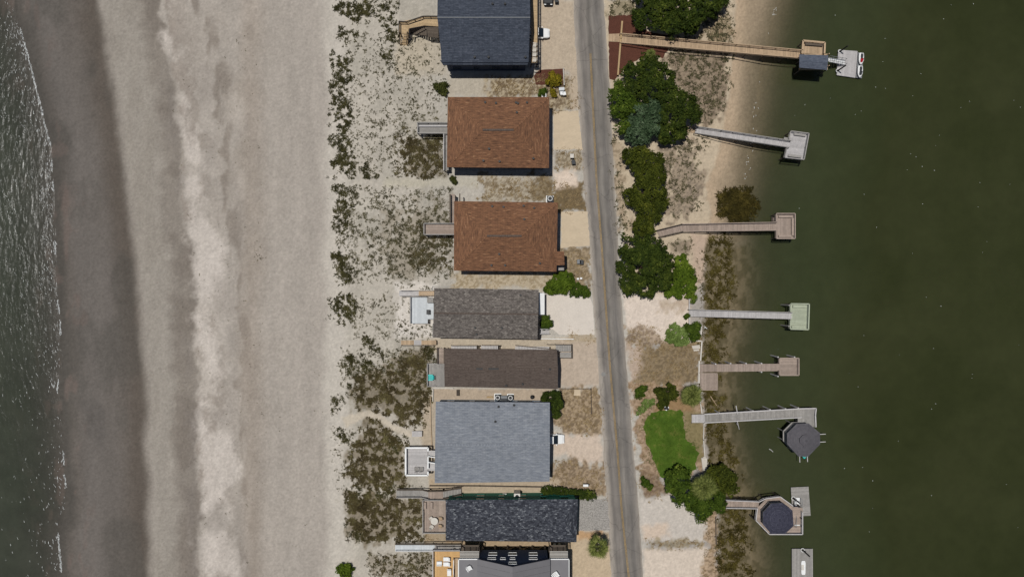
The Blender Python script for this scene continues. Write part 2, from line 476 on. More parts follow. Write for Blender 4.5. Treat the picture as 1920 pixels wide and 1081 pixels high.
        if speck is not None:
            t = sstep(.40, .62, n4[sel])[..., None]
            cc = cc * (1 - t) + np.array(lin(*speck)) * t
        col[sel] = col[sel] * (1 - m[..., None]) + cc * m[..., None]
    for z in ZONES: zone(*z)
    # ---- sound side, below the bank
    b = cur(BANK, py); e = cur(EDGE, py)
    bb = sstep(-2, 6, px - b + 8 * (n2 - .5))
    north = 1 - sstep(430, 470, py)
    mix(bb * north, c(188, 162, 130))
    mix(sstep(4, 34, px - b + 14 * (n1 - .5)) * north, c(158, 138, 110), .9)
    mix(sstep(-36, 2, px - e + 16 * (n1 - .5)) * north, c(118, 105, 80))
    mix(bb * (1 - north), c(122, 108, 80))
    mix(bb * (1 - north) * sstep(.40, .62, n2), c(90, 80, 52), .8)
    mix(sstep(10, 60, px - e), c(84, 76, 50), .8)
    # grain and footmarks
    col *= (1 + .14 * (n2 - .5) + .32 * (n4 - .5))[..., None]
    lum = col.mean(-1, keepdims=True)
    sat = (.84 + .16 * (1 - sstep(780, 840, px)))[..., None]
    col = lum + (col - lum) * sat
    return np.clip(col, 0.005, .9)

BW = (206, 196, 185); BD = (130, 122, 114); BM = (146, 137, 128)
BEACH = [([(303, 60), (326, 65), (336, 112), (322, 106)], BW, .8), ([(338, 180), (354, 180), (370, 250), (377, 302), (350, 302), (340, 240)], BW, .75), ([(340, 330), (384, 330), (387, 372), (345, 372)], BW, .75),
         ([(342, 385), (366, 380), (396, 430), (421, 470), (416, 520), (396, 560), (362, 555), (365, 500), (352, 440)], BW, .85), ([(365, 590), (396, 600), (420, 680), (426, 702), (400, 718), (370, 640)], BW, .75),
         ([(370, 750), (386, 745), (389, 790), (446, 830), (451, 900), (416, 936), (401, 962), (378, 962), (370, 860)], BW, .95), ([(420, 935), (437, 950), (433, 976), (424, 966)], BW, .85), ([(374, 1010), (400, 990), (440, 1000), (456, 1085), (376, 1085)], BW, .8), ([(350, 985), (363, 1000), (359, 1032), (350, 1022)], BW, .6),
         ([(318, 110), (332, 180), (336, 250), (346, 330), (350, 400), (336, 396), (322, 300), (312, 200)], BD, .6), ([(352, 700), (368, 720), (372, 860), (374, 1085), (352, 1085), (348, 960), (356, 860)], BD, .75), ([(386, 770), (430, 762), (436, 796), (400, 806)], BM, .7),
         ([(402, 938), (420, 940), (430, 980), (410, 996), (380, 984)], BD, .6), ([(442, 940), (460, 980), (470, 1085), (456, 1085), (444, 1010)], BD, .65), ([(428, 615), (446, 622), (446, 664), (432, 658)], BD, .7), ([(342, 625), (362, 640), (370, 700), (348, 700)], BD, .55),
         ([(372, 120), (398, 130), (396, 186), (376, 190)], BM, .7), ([(366, 160), (386, 170), (380, 176), (360, 178)], BD, .4), ([(384, 250), (410, 260), (408, 312), (388, 312)], BM, .6), ([(440, 330), (456, 420), (448, 480), (436, 430)], BM, .5), ([(402, 520), (440, 540), (444, 590), (404, 592)], BM, .55),
         ([(486, 860), (500, 870), (496, 940), (486, 936)], BM, .6), ([(60, 20), (110, 170), (150, 360), (126, 370), (90, 260), (50, 60)], (84, 80, 75), .5), ([(140, 740), (205, 765), (200, 850), (160, 815)], (84, 80, 76), .55), ([(120, 340), (134, 350), (130, 400), (116, 390)], (118, 104, 96), .5)]
SAND = (200, 184, 160); STRAW = (150, 132, 104); BRN = (112, 96, 68); LIT = (92, 80, 62); DUNE = (182, 174, 162)
ZONES = [
    # dune litter under thick growth: poly, colour, strength, softness, raggedness, second tone
    ([(664, 700), (720, 690), (800, 650), (818, 700), (792, 798), (756, 800), (712, 772), (668, 776)], (126, 112, 88), .7, 9, 12, (94, 82, 60)),
    ([(690, 786), (752, 806), (762, 838), (758, 912), (690, 922), (650, 890), (664, 830)], (124, 110, 86), .7, 9, 12, (92, 80, 58)),
    ([(652, 924), (790, 926), (790, 1012), (690, 1016), (652, 1000)], (126, 112, 88), .7, 9, 12, (94, 82, 60)),
    ([(700, 1036), (808, 1036), (808, 1085), (690, 1085)], (150, 138, 118), .6, 10, 14, (110, 98, 80)),
    ([(752, 268), (832, 252), (832, 332), (760, 334)], (130, 116, 92), .6, 9, 14, (100, 88, 68)),
    ([(722, 400), (850, 380), (850, 508), (720, 512)], (150, 138, 118), .5, 12, 20, (112, 100, 80)),
    ([(640, 782), (688, 768), (714, 776), (740, 796), (770, 806), (795, 807), (795, 818), (765, 818), (734, 806), (710, 787), (688, 780), (650, 800)], (196, 184, 166), .95, 3, 3),
    (R4(795, 938, 838, 1020), (160, 138, 106), .8, 5, 5),
    # between houses
    (R4(740, 60, 836, 140), (184, 172, 152), .9, 8, 8),
    (R4(720, 334, 900, 350), (186, 178, 160), .9, 5, 5),
    (R4(840, 140, 930, 182), (182, 170, 150), .9, 8, 8),
    ([(915, 146), (1070, 140), (1086, 195), (1070, 206), (1030, 206), (1010, 184), (920, 182)], (182, 164, 132), .95, 6, 8, (112, 92, 66)),
    (R4(898, 332, 1036, 380), (180, 166, 142), .9, 6, 12, (126, 108, 80)),
    (R4(1000, 330, 1040, 378), (132, 112, 78), .8, 6, 10, (104, 86, 58)),
    ([(1040, 352), (1092, 344), (1098, 394), (1046, 396)], (122, 100, 62), .95, 4, 6, (100, 82, 50)),
    (R4(1038, 282, 1094, 322), (176, 160, 132), .9, 5, 8, (118, 100, 72)),
    ([(1036, 322), (1078, 318), (1080, 346), (1038, 356)], (222, 200, 178), .9, 6, 8),
    ([(1052, 466), (1108, 462), (1108, 545), (1060, 545)], (126, 106, 76), .95, 5, 8, (158, 136, 104)),
    (R4(852, 508, 1060, 540), (190, 172, 142), .9, 5, 6, (150, 130, 96)),
    (R4(742, 530, 820, 634), (212, 204, 194), .9, 7, 10),
    (R4(800, 634, 1115, 660), (186, 170, 146), .95, 4, 4),
    ([(1012, 0), (1078, 0), (1090, 150), (1088, 206), (1072, 206), (1066, 136), (1012, 134)], (188, 168, 142), .95, 5, 5),
    ([(1046, 640), (1124, 640), (1128, 722), (1080, 726), (1046, 726)], (188, 168, 146), .95, 5, 6),
    ([(1070, 616), (1112, 624), (1118, 640), (1062, 640)], (172, 150, 116), .7, 5, 8),
    (R4(812, 728, 1040, 752), (180, 160, 136), .95, 3, 3),
    ([(1050, 728), (1124, 726), (1128, 812), (1062, 812), (1038, 790)], (128, 106, 76), .95, 4, 6, (164, 140, 108)),
    ([(1036, 814), (1128, 818), (1134, 862), (1096, 872), (1060, 852), (1036, 856)], (206, 184, 162), .95, 6, 8),
    ([(1036, 872), (1072, 858), (1098, 874), (1134, 868), (1138, 934), (1036, 912)], (130, 108, 80), .95, 5, 8, (162, 138, 108)),
    ([(792, 740), (818, 740), (818, 905), (806, 905), (790, 820)], (178, 162, 140), .9, 5, 6),
    (R4(804, 898, 1050, 936), (180, 160, 132), .95, 3, 3),
    (R4(836, 1010, 1080, 1034), (170, 142, 104), .9, 3, 4),
    ([(1074, 996), (1146, 996), (1148, 1085), (1060, 1085)], (196, 172, 138), .95, 4, 5),
    ([(1084, 994), (1130, 994), (1130, 1006), (1084, 1012)], (190, 142, 88), .7, 4, 5),
    # far side of the road
    ([(1130, 0), (1400, 0), (1380, 200), (1350, 320), (1340, 450), (1300, 560), (1180, 560), (1150, 300)], (196, 176, 146), .95, 6, 6),
    ([(1150, 0), (1195, 0), (1190, 30), (1142, 30)], (150, 136, 104), .8, 5, 8, (100, 90, 62)),
    ([(1262, 76), (1330, 64), (1372, 60), (1372, 120), (1362, 200), (1330, 232), (1290, 190), (1250, 118)], (150, 130, 106), .9, 8, 14, (104, 88, 70)),
    ([(1320, 20), (1372, 10), (1372, 80), (1310, 76)], (170, 148, 114), .85, 8, 12, (124, 104, 76)),
    ([(1146, 250), (1165, 280), (1172, 380), (1186, 420), (1154, 440)], (178, 156, 126), .7, 6, 10, (112, 92, 66)),
    ([(1250, 276), (1300, 262), (1316, 330), (1306, 392), (1262, 410), (1250, 380)], (160, 140, 116), .85, 8, 16, (112, 98, 82)),
    ([(1256, 454), (1294, 450), (1296, 476), (1262, 476)], (128, 112, 92), .8, 5, 8),
    ([(1296, 436), (1330, 440), (1326, 530), (1296, 530)], (190, 164, 140), .9, 6, 8),
    ([(1168, 548), (1290, 552), (1296, 640), (1240, 640), (1176, 622)], (220, 202, 184), .98, 4, 4),
    ([(1174, 612), (1226, 610), (1242, 634), (1300, 646), (1300, 652), (1180, 652)], (176, 152, 124), .85, 5, 8, (116, 92, 64)),
    ([(1230, 560), (1290, 556), (1290, 584), (1236, 580)], (190, 168, 138), .6, 6, 8, (150, 124, 92)),
    ([(1180, 650), (1312, 640), (1312, 720), (1250, 730), (1190, 725)], (146, 124, 90), .95, 5, 10, (112, 94, 64)),
    ([(1174, 645), (1208, 652), (1200, 700), (1184, 714)], (190, 166, 144), .9, 8, 10),
    ([(1184, 720), (1300, 720), (1322, 760), (1322, 880), (1240, 900), (1200, 880)], (146, 118, 88), .95, 4, 8, (168, 140, 110)),
    ([(1244, 740), (1290, 744), (1300, 772), (1222, 772)], (150, 118, 76), .9, 6, 6),
    ([(1284, 772), (1318, 772), (1320, 862), (1300, 864), (1284, 822)], (128, 116, 72), .85, 6, 6),
    ([(1196, 880), (1236, 890), (1262, 930), (1208, 936)], (150, 126, 100), .95, 5, 7, (118, 94, 70)),
    ([(1200, 936), (1262, 924), (1306, 960), (1340, 980), (1338, 1010), (1300, 1018), (1206, 1014)], (200, 189, 176), .95, 5, 5),
    ([(1204, 988), (1250, 980), (1256, 1004), (1206, 1010)], (214, 184, 154), .6, 7, 8),
    ([(1206, 1030), (1328, 1024), (1330, 1085), (1206, 1085)], (214, 196, 176), .95, 5, 5),
    ([(1214, 1012), (1300, 1010), (1320, 1020), (1300, 1026), (1216, 1026)], (156, 138, 100), .7, 4, 7, (116, 102, 68)),
    ([(1322, 960), (1346, 950), (1350, 1085), (1322, 1085)], (186, 156, 122), .9, 5, 8, (130, 106, 74)),
]

NX, NY = 900, 520
xs = np.concatenate([np.linspace(-420, -100, 24)[:-1], np.linspace(-100, 99, NX), np.linspace(99, 420, 24)[1:]])
ys = np.concatenate([np.linspace(-380, -57, 20)[:-1], np.linspace(-57, 57, NY), np.linspace(57, 380, 20)[1:]])
GX, GY = np.meshgrid(xs, ys)
px = GX / S + CX; py = CY - GY / S
Z = gz(px, py)
for _ in range(2):
    f = H / (H - Z)
    Z = gz(GX / S * f + CX, CY - GY / S * f)
f = H / (H - Z)
COLR = ground_colour(GX / S * f + CX, CY - GY / S * f)
nx, ny = len(xs), len(ys)
idx = np.arange(nx * ny).reshape(ny, nx)
Fq = np.stack([idx[:-1, :-1], idx[:-1, 1:], idx[1:, 1:], idx[1:, :-1]], -1).reshape(-1, 4)
t = NT('sand_ground')
at = t.n('Attribute', attribute_name='place_colour')
vec = t.coord('Object')
f1 = t.rng(t.noise(vec, 2.4, 5, .7), .25, .75, .86, 1.14)
f2 = t.rng(t.noise(vec, 14., 2), .25, .75, .93, 1.07)
t.l(t.scale(at.outputs['Color'], t.math('MULTIPLY', f1, f2)), t.bsdf.inputs['Base Color'])
t.bsdf.inputs['Roughness'].default_value = .95
t.bsdf.inputs['Specular IOR Level'].default_value = .1
vor = t.n('TexVoronoi'); vor.inputs['Scale'].default_value = 1.5; t.l(vec, vor.inputs['Vector'])
t.bump(t.math('ADD', t.noise(vec, 1.3, 7, .74), t.math('MULTIPLY', vor.outputs['Distance'], .35)), 1.0, .22)
ground = npmesh('ground', np.stack([GX, GY, Z], -1).reshape(-1, 3), Fq, t.m)
ca = ground.data.color_attributes.new('place_colour', 'FLOAT_COLOR', 'POINT')
ca.data.foreach_set('color', np.concatenate([COLR.reshape(-1, 3), np.ones((nx * ny, 1))], 1).astype(np.float32).ravel())
ground.data.shade_smooth()
tag(ground, 'pale sand barrier island ground with ocean beach, dunes and yards', 'ground', kind='structure')

# ------------------------------------------------------------------ water: opacity grows with the depth of the bed below
def water(name, x0, x1, level, turb, mat, label, sea):
    wx = np.linspace(x0, x1, 260); wy = np.concatenate([np.linspace(-380, -60, 12)[:-1], np.linspace(-60, 60, 260), np.linspace(60, 380, 12)[1:]])
    X, Y = np.meshgrid(wx, wy)
    k = H / (H - level)
    z0 = gz(X / S * k + CX, CY - Y / S * k)
    dep = np.clip(level - z0, 0, 9)
    al = 1 - np.exp(-dep / turb)
    W = np.full(X.shape, level)
    I = np.arange(X.size).reshape(X.shape)
    F = np.stack([I[:-1, :-1], I[:-1, 1:], I[1:, 1:], I[1:, :-1]], -1).reshape(-1, 4)
    o = npmesh(name, np.stack([X, Y, W], -1).reshape(-1, 3), F, mat)
    dd = np.clip(dep / 3.0, 0, 1)
    c4 = np.stack([al, dd, dd, np.ones_like(al)], -1)
    ca = o.data.color_attributes.new('turbidity', 'FLOAT_COLOR', 'POINT')
    ca.data.foreach_set('color', c4.astype(np.float32).ravel())
    tag(o, label, 'water', kind='structure')
    return o

def watermat(name, deep, mid, rough, waves, wscale, wstretch, patch, shallow):
    t = NT(name)
    at = t.n('Attribute', attribute_name='turbidity')
    vec = t.coord('Object')
    n = t.noise(vec, .045, 4, .6)
    c = t.ramp(t.rng(n, .35, .65, 0, 1), [(0, deep), (1, mid)])
    sepc = t.n('SeparateColor'); t.l(at.outputs['Color'], sepc.inputs[0])
    near = t.ramp(t.math('ADD', sepc.outputs[1], t.math('MULTIPLY', t.math('SUBTRACT', n, .5), .5)), [(.05, shallow), (.75, (1, 1, 1))])
    mm = t.n('VectorMath', operation='MULTIPLY'); t.l(c, mm.inputs[0]); t.l(near, mm.inputs[1])
    c = t.scale(mm.outputs[0], t.rng(t.noise(vec, .4, 3), .3, .7, 1 - patch, 1 + patch))
    t.l(c, t.bsdf.inputs['Base Color'])
    t.bsdf.inputs['Roughness'].default_value = rough
    t.bsdf.inputs['IOR'].default_value = 1.33
    sv = t.coord('Object', wstretch)
    h = t.math('ADD', t.noise(sv, wscale, 5, .62, .4), t.math('MULTIPLY', t.noise(sv, wscale * .22, 2), 1.6))
    b = t.bump(h, 1.0, waves)
    tr = t.n('BsdfTransparent')
    gl = t.n('BsdfGlossy'); gl.inputs['Roughness'].default_value = rough
    t.l(b.outputs[0], gl.inputs['Normal'])
    fr = t.n('Fresnel'); fr.inputs['IOR'].default_value = 1.33; t.l(b.outputs[0], fr.inputs['Normal'])
    m0 = t.n('MixShader'); t.l(fr.outputs[0], m0.inputs[0]); t.l(tr.outputs[0], m0.inputs[1]); t.l(gl.outputs[0], m0.inputs[2])
    m1 = t.n('MixShader'); t.l(sepc.outputs[0], m1.inputs[0]); t.l(m0.outputs[0], m1.inputs[1]); t.l(t.bsdf.outputs[0], m1.inputs[2])
    t.l(m1.outputs[0], t.out.inputs['Surface'])
    return t.m

M['ocean'] = watermat('ocean_water', lin(54, 60, 47), lin(66, 70, 58), .2, .11, .9, (1.6, .6, 1), .14, (1.15, 1.1, 1.15))
M['sound'] = watermat('sound_water', lin(47, 51, 27), lin(55, 58, 34), .12, .03, 1.6, (1, 1, 1), .07, (1.6, 1.75, 2.2))
water('ocean', -420, -82, SEA, .45, M['ocean'], 'grey green sea water with sparkling ripples along the beach', True)
water('sound_water', 36, 420, SOUND, .62, M['sound'], 'dark olive green calm water of the sound beside the docks', False)

# ------------------------------------------------------------------ road
RL = np.array([(-3000, 881), (-60, 1072), (0, 1075), (60, 1077), (160, 1083), (280, 1090), (400, 1100), (480, 1107), (560, 1112), (640, 1118), (720, 1124), (820, 1131), (900, 1135), (1000, 1142), (1081, 1146), (1140, 1149), (4100, 1341)], float)
RR = np.array([(-3000, 936), (-60, 1127), (0, 1131), (60, 1136), (130, 1141), (300, 1150), (400, 1155), (480, 1160), (560, 1165), (640, 1171), (770, 1182), (860, 1189), (930, 1196), (1000, 1201), (1081, 1206), (1140, 1210), (4100, 1402)], float)
RC = np.array([(-3000, 904), (-60, 1095), (0, 1100), (100, 1107), (330, 1118), (500, 1131), (560, 1135), (680, 1143), (850, 1158), (960, 1166), (1081, 1179), (1140, 1185), (4100, 1377)], float)
t = NT('asphalt')
vec = t.coord('UV'); ob = t.coord('Object')
sp = t.n('SeparateXYZ'); t.l(vec, sp.inputs[0])
st = t.n('Mapping'); st.inputs['Scale'].default_value = (9, .16, 1); t.l(vec, st.inputs[0])
n1 = t.noise(st.outputs[0], 1.0, 4, .6); n2 = t.noise(ob, .22, 5, .65); n3 = t.noise(ob, 9., 2)
lane = t.ramp(sp.outputs[0], [(0, lin(160, 150, 138)), (.1, lin(144, 136, 127)), (.2, lin(114, 108, 102)), (.36, lin(126, 119, 112)), (.47, lin(102, 97, 91)), (.58, lin(124, 118, 111)), (.76, lin(108, 103, 98)), (.93, lin(132, 125, 117)), (1, lin(152, 143, 132))])
fac = t.math('MULTIPLY', t.rng(n1, .3, .7, .80, 1.2), t.math('MULTIPLY', t.rng(n2, .3, .7, .86, 1.14), t.rng(n3, .2, .8, .9, 1.1)))
vo = t.n('TexVoronoi', feature='DISTANCE_TO_EDGE'); vo.inputs['Scale'].default_value = .16
wv = t.n('VectorMath', operation='ADD'); t.l(ob, wv.inputs[0])
dn = t.n('TexNoise'); dn.inputs['Scale'].default_value = .7; t.l(ob, dn.inputs['Vector']); t.l(dn.outputs['Color'], wv.inputs[1]); t.l(wv.outputs[0], vo.inputs['Vector'])
crack = t.rng(vo.outputs['Distance'], 0.0, .012, .72, 1.0)
t.l(t.scale(lane, t.math('MULTIPLY', fac, crack)), t.bsdf.inputs['Base Color'])
t.bsdf.inputs['Roughness'].default_value = .9
M['asphalt'] = t.m
yy = np.concatenate([np.linspace(-3000, -60, 30)[:-1], np.linspace(-60, 1140, 150), np.linspace(1140, 4100, 30)[1:]])
lx = cur(RL, yy) + 4 * (fbm(yy / 14, yy * 0, 3, 51) - .5); rx = cur(RR, yy) + 2.5 * (fbm(yy / 14, yy * 0, 3, 52) - .5)
V = []; uvs = []
NU = 9
for i, y in enumerate(yy):
    for k in range(NU):
        u = k / (NU - 1); p = P(lx[i] * (1 - u) + rx[i] * u, y, .05)
        V.append((p.x, p.y, .05 - (.045 if k in (0, NU - 1) else 0) + .03 * math.sin(math.pi * u))); uvs.append((u, y / 10))
I = np.arange(len(V)).reshape(len(yy), NU)
F = np.stack([I[1:, :-1], I[1:, 1:], I[:-1, 1:], I[:-1, :-1]], -1).reshape(-1, 4)
road = npmesh('road', V, F, M['asphalt'])
lay = road.data.uv_layers.new(name='UVMap'); lv = np.empty(len(road.data.loops), np.int32); road.data.loops.foreach_get('vertex_index', lv)
lay.data.foreach_set('uv', np.array(uvs, np.float32)[lv].ravel())
tag(road, 'narrow worn grey asphalt road running between houses and trees', 'road', kind='structure')
M['yellow'] = mk('road_yellow', lin(158, 128, 72), .85, .4, .8, fine=.35)
for off in (-1.0, 1.0):
    m = MB(); ya = np.concatenate([np.linspace(100, 1140, 90), np.linspace(1140, 4100, 20)[1:]])
    for a, b in zip(ya[:-1], ya[1:]):
        xa, xb = float(cur(RC, a)) + off, float(cur(RC, b)) + off
        m.poly([P(xa - .4, a, .098), P(xb - .4, b, .098), P(xb + .4, b, .098), P(xa + .4, a, .098)])
    m.build('centre_line', M['yellow'], road)
m = MB(); c = P(1131.5, 701, .09)
m.cyl((c.x, c.y, .06), (c.x, c.y, .1), .42, n=16); m.build('manhole_cover', M['galv'], road)

# ------------------------------------------------------------------ drives, beds and lawn: sheets on the ground
def sheet(name, pp, z, mat, label, seed=0, rag=1.0, cat=None):
    pts = []
    for i in range(len(pp)):
        (x0, y0), (x1, y1) = pp[i], pp[(i + 1) % len(pp)]
        n = max(1, int(math.hypot(x1 - x0, y1 - y0) / 5))
        for k in range(n):
            u = k / n; x = x0 + (x1 - x0) * u; y = y0 + (y1 - y0) * u
            pts.append((x + rag * (float(vnoise(x / 4, y / 4, seed)) - .5) * 2, y + rag * (float(vnoise(x / 4, y / 4, seed + 3)) - .5) * 2))
    o = MB().pprism(pts, -.12, z).build(name, mat)
    return tag(o, label, cat or name.replace('_', ' '), kind='structure')

sheet('driveway', [(1038, 209), (1084, 208), (1089, 249), (1092, 280), (1038, 281)], .03, M['driveway'], 'tan sandy concrete drive beside the upper red roofed house', 1, 1.2)
sheet('driveway', [(1052, 397), (1101, 396), (1106, 460), (1052, 465)], .03, M['driveway'], 'tan sandy concrete drive beside the lower red roofed house', 2, 1.2)
sheet('driveway', [(1022, 553), (1066, 552), (1106, 558), (1111, 570), (1115, 627), (1048, 627), (1037, 617), (1022, 612)], .03, M['driveway_white'], 'pale near white concrete drive in front of the taupe roofed house', 3, .8)
sheet('driveway', [(1083, 935), (1139, 935), (1143, 993), (1084, 994)], .03, M['gravel'], 'grey gravel drive in front of the black roofed house', 4, 1.5)
sheet('mulch_bed', [(1141, 30), (1186, 28), (1192, 50), (1215, 58), (1255, 68), (1262, 76), (1243, 110), (1222, 100), (1180, 120), (1152, 150), (1142, 148)], .03, M['mulch'], 'dark red brown mulch bed around the start of the top boardwalk', 5, 1.5)
sheet('mulch_bed', [(1001, 142), (1011, 131), (1056, 129), (1058, 160), (1005, 159)], .03, M['mulch'], 'small dark red mulch bed beside the navy house', 6, .6)
LAWN = [(1208, 792), (1218, 776), (1240, 768), (1264, 770), (1282, 772), (1282, 800), (1284, 822), (1304, 838), (1309, 850), (1303, 876), (1290, 892), (1262, 896), (1238, 893), (1228, 872), (1214, 838)]
t = NT('lawn_turf'); vec = t.coord('Object')
fac = t.math('MULTIPLY', t.rng(t.noise(vec, .35, 4), .3, .7, .82, 1.18), t.rng(t.noise(vec, 8., 3), .25, .75, .75, 1.25))
lc = t.ramp(t.rng(t.noise(vec, .5, 5, .65), .3, .72, 0, 1), [(0, lin(60, 82, 26)), (.55, lin(74, 96, 32)), (.85, lin(98, 104, 48)), (1, lin(128, 116, 72))])
t.l(t.scale(lc, fac), t.bsdf.inputs['Base Color']); t.bsdf.inputs['Roughness'].default_value = .95; t.bsdf.inputs['Specular IOR Level'].default_value = .1
M['lawn_turf'] = t.m
sheet('lawn', LAWN, .03, M['lawn_turf'], 'bright green mown lawn across the road from the blue roofed house', 7, 4.5)

# ------------------------------------------------------------------ builders for timber work
def boards(mb, A, B, C, D, z, w=.16, t=.045, gap=.018, z1=None):
    """boards parallel to AB, laid from AB (height z) towards DC (height z1)"""
    z1 = z if z1 is None else z1
    A, B = P(A[0], A[1], z), P(B[0], B[1], z); C, D = P(C[0], C[1], z1), P(D[0], D[1], z1)
    L = ((D - A).length + (C - B).length) / 2
    n = max(2, int(round(L / w)))
    g = gap / L
    for i in range(n):
        u0, u1 = i / n + g / 2, (i + 1) / n - g / 2
        dz = random.uniform(-.004, .004) + z + (z1 - z) * (i + .5) / n
        q = [A.lerp(D, u0), B.lerp(C, u0), B.lerp(C, u1), A.lerp(D, u1)]
        mb.prism([p[:2] for p in q], dz - t, dz)

def deck(root, A, B, C, D, z, mat, w=.16, frame=None, legs=True, ground=0.0, leg_r=.11, step=3.0):
    m = MB(); boards(m, A, B, C, D, z, w); o = m.build('planks', M[mat], root); o['kind'] = 'stuff'
    q = [P(p[0], p[1], z) for p in (A, B, C, D)]
    f = MB()
    for i in range(4):
        a, b = q[i], q[(i + 1) % 4]; d = (b - a).normalized() * .05
        ins = (q[0] + q[1] + q[2] + q[3]) / 4
        sh = (ins - (a + b) / 2); sh.z = 0; sh = sh.normalized() * .05
        f.bar(Vector((a.x, a.y, z - .16)) + sh + d, Vector((b.x, b.y, z - .16)) + sh - d, .05, .2)
    f.build('frame', M[frame or mat], root)
    if legs:
        pile_line(root, [A, B], z - .06, ground, leg_r, step, inset=.18, mid=q)
        pile_line(root, [D, C], z - .06, ground, leg_r, step, inset=.18, mid=q)

def pile_line(root, pts, z, ground, r, step, inset=.0, mid=None, mat='wood_dark'):
    a, b = P(*pts[0], z), P(*pts[1], z)
    if mid is not None:
        c = (mid[0] + mid[1] + mid[2] + mid[3]) / 4
        c = Vector((c.x, c.y, z)); a = a + (c - a).normalized() * inset; b = b + (c - b).normalized() * inset
    n = max(1, int(round((b - a).length / step)))
    for i in range(n + 1):
        p = a.lerp(b, i / n)
        MB().cyl((p.x, p.y, ground), (p.x, p.y, z), r, r * .95, 8).build('piling', M[mat], root)

def rails(root, pts, z, h=1.0, mat='wood_grey', step=2.0, capw=.15, post=.10, mids=2, pickets=False, zs=None):
    """railing along photo points read at the cap height: a cap, mid rails and single posts"""
    zs = zs or [z] * len(pts)
    q = [P(p[0], p[1], zz + h) for p, zz in zip(pts, zs)]
    cap = MB(); mid = MB()
    for a, b in zip(q[:-1], q[1:]):
        cap.bar(a, b, capw, .05)
        for k in range(mids):
            dz = Vector((0, 0, -h * (k + 1) / (mids + 1)))
            mid.bar(a + dz, b + dz, .05, .09)
        if pickets:
            n = max(2, int((b - a).length / .22))
            for i in range(n):
                p = a.lerp(b, (i + .5) / n); mid.bar(p + Vector((0, 0, -h + .08)), p + Vector((0, 0, -.04)), .035, .035)
        n = max(1, int(round((b - a).length / step)))
        for i in range(n + 1):
            p = a.lerp(b, i / n)
            MB().box((p.x, p.y, p.z - h / 2 - .03), (post, post, h + .05)).build('rail_post', M[mat], root)
    cap.build('rail_cap', M[mat], root)
    if mids or pickets: mid.build('rail', M[mat], root)

def stairs(root, A, B, C, D, z0, z1, mat='wood_grey', n=None, rail=None, tread=.28):
    """flight whose top edge is AB (height z0) and bottom edge DC (height z1)"""
    A, B = P(*A, z0), P(*B, z0); C, D = P(*C, z1), P(*D, z1)
    n = n or max(3, int(abs(z0 - z1) / .19))
    for i in range(n):
        u0, u1 = i / n, (i + .86) / n; z = z0 + (z1 - z0) * (i + .5) / n
        q = [A.lerp(D, u0), B.lerp(C, u0), B.lerp(C, u1), A.lerp(D, u1)]
        MB().prism([p[:2] for p in q], z - .05, z).build('step', M[mat], root)
    s = MB()
    for a, d in ((A, D), (B, C)):
        s.bar(Vector((a.x, a.y, z0 - .16)), Vector((d.x, d.y, z1 - .10)), .05, .24)
    s.build('stringer', M[mat], root)
    if rail:
        for a, d in ((A, D), (B, C)):
            r = MB(); up = Vector((0, 0, .95))
            r.bar(a + up, d + up, .12, .05); r.build('rail_cap', M[rail], root)
            for k in range(3):
                p = a.lerp(d, k / 2); MB().box((p.x, p.y, p.z + .42), (.09, .09, 1.0)).build('rail_post', M[rail], root)

def bench(root, a, b, z, mat, depth=.42, h=.45):
    a, b = P(*a, z + h), P(*b, z + h)
    m = MB(); m.bar(a, b, depth, .05)
    d = (b - a); n = max(2, int(d.length / 1.5))
    for i in range(n + 1):
        p = a.lerp(b, (i + .1) / (n + .2)); m.box((p.x, p.y, z + h / 2 - .02), (.08, .08, h - .02))
    m.build('bench', M[mat], root)

# ------------------------------------------------------------------ houses
def roof_z(planes, x, y):
    return min(-(n.x * (x - a.x) + n.y * (y - a.y)) / n.z + a.z for a, n in planes)

def roof_at(planes, px, py, z=6.0):
    for _ in range(8):
        p = P(px, py, z); z = roof_z(planes, p.x, p.y)
    return P(px, py, z)

def add_window(house, c, n, w, h, trim='white', name='window'):
    """c centre on the wall plane, n outward normal"""
    n = Vector(n).normalized(); u = Vector((-n.y, n.x, 0)); k = Vector((0, 0, 1)); c = Vector(c)
    f = MB(); fw = .09
    for s in (-1, 1):
        f.bar(c + u * s * (w / 2) - k * (h / 2 + fw / 2) + n * .03, c + u * s * (w / 2) + k * (h / 2 + fw / 2) + n * .03, fw, .08)
        f.bar(c + k * s * (h / 2) - u * (w / 2 - fw / 2) + n * .03, c + k * s * (h / 2) + u * (w / 2 - fw / 2) + n * .03, .08, fw)
    f.bar(c - k * (h / 2 - fw / 2) + n * .025, c + k * (h / 2 - fw / 2) + n * .025, .05, .05)
    o = f.build(name, M[trim], house)
    a, b = u * (w / 2 - .03), k * (h / 2 - .03)
    g = MB(); g.hexa([c - a - b + n * .001, c - a + b + n * .001, c + a + b + n * .001, c + a - b + n * .001],
                     [c - a - b + n * .02, c - a + b + n * .02, c + a + b + n * .02, c + a - b + n * .02])
    g.build('pane', M['glass'], o)
    return o

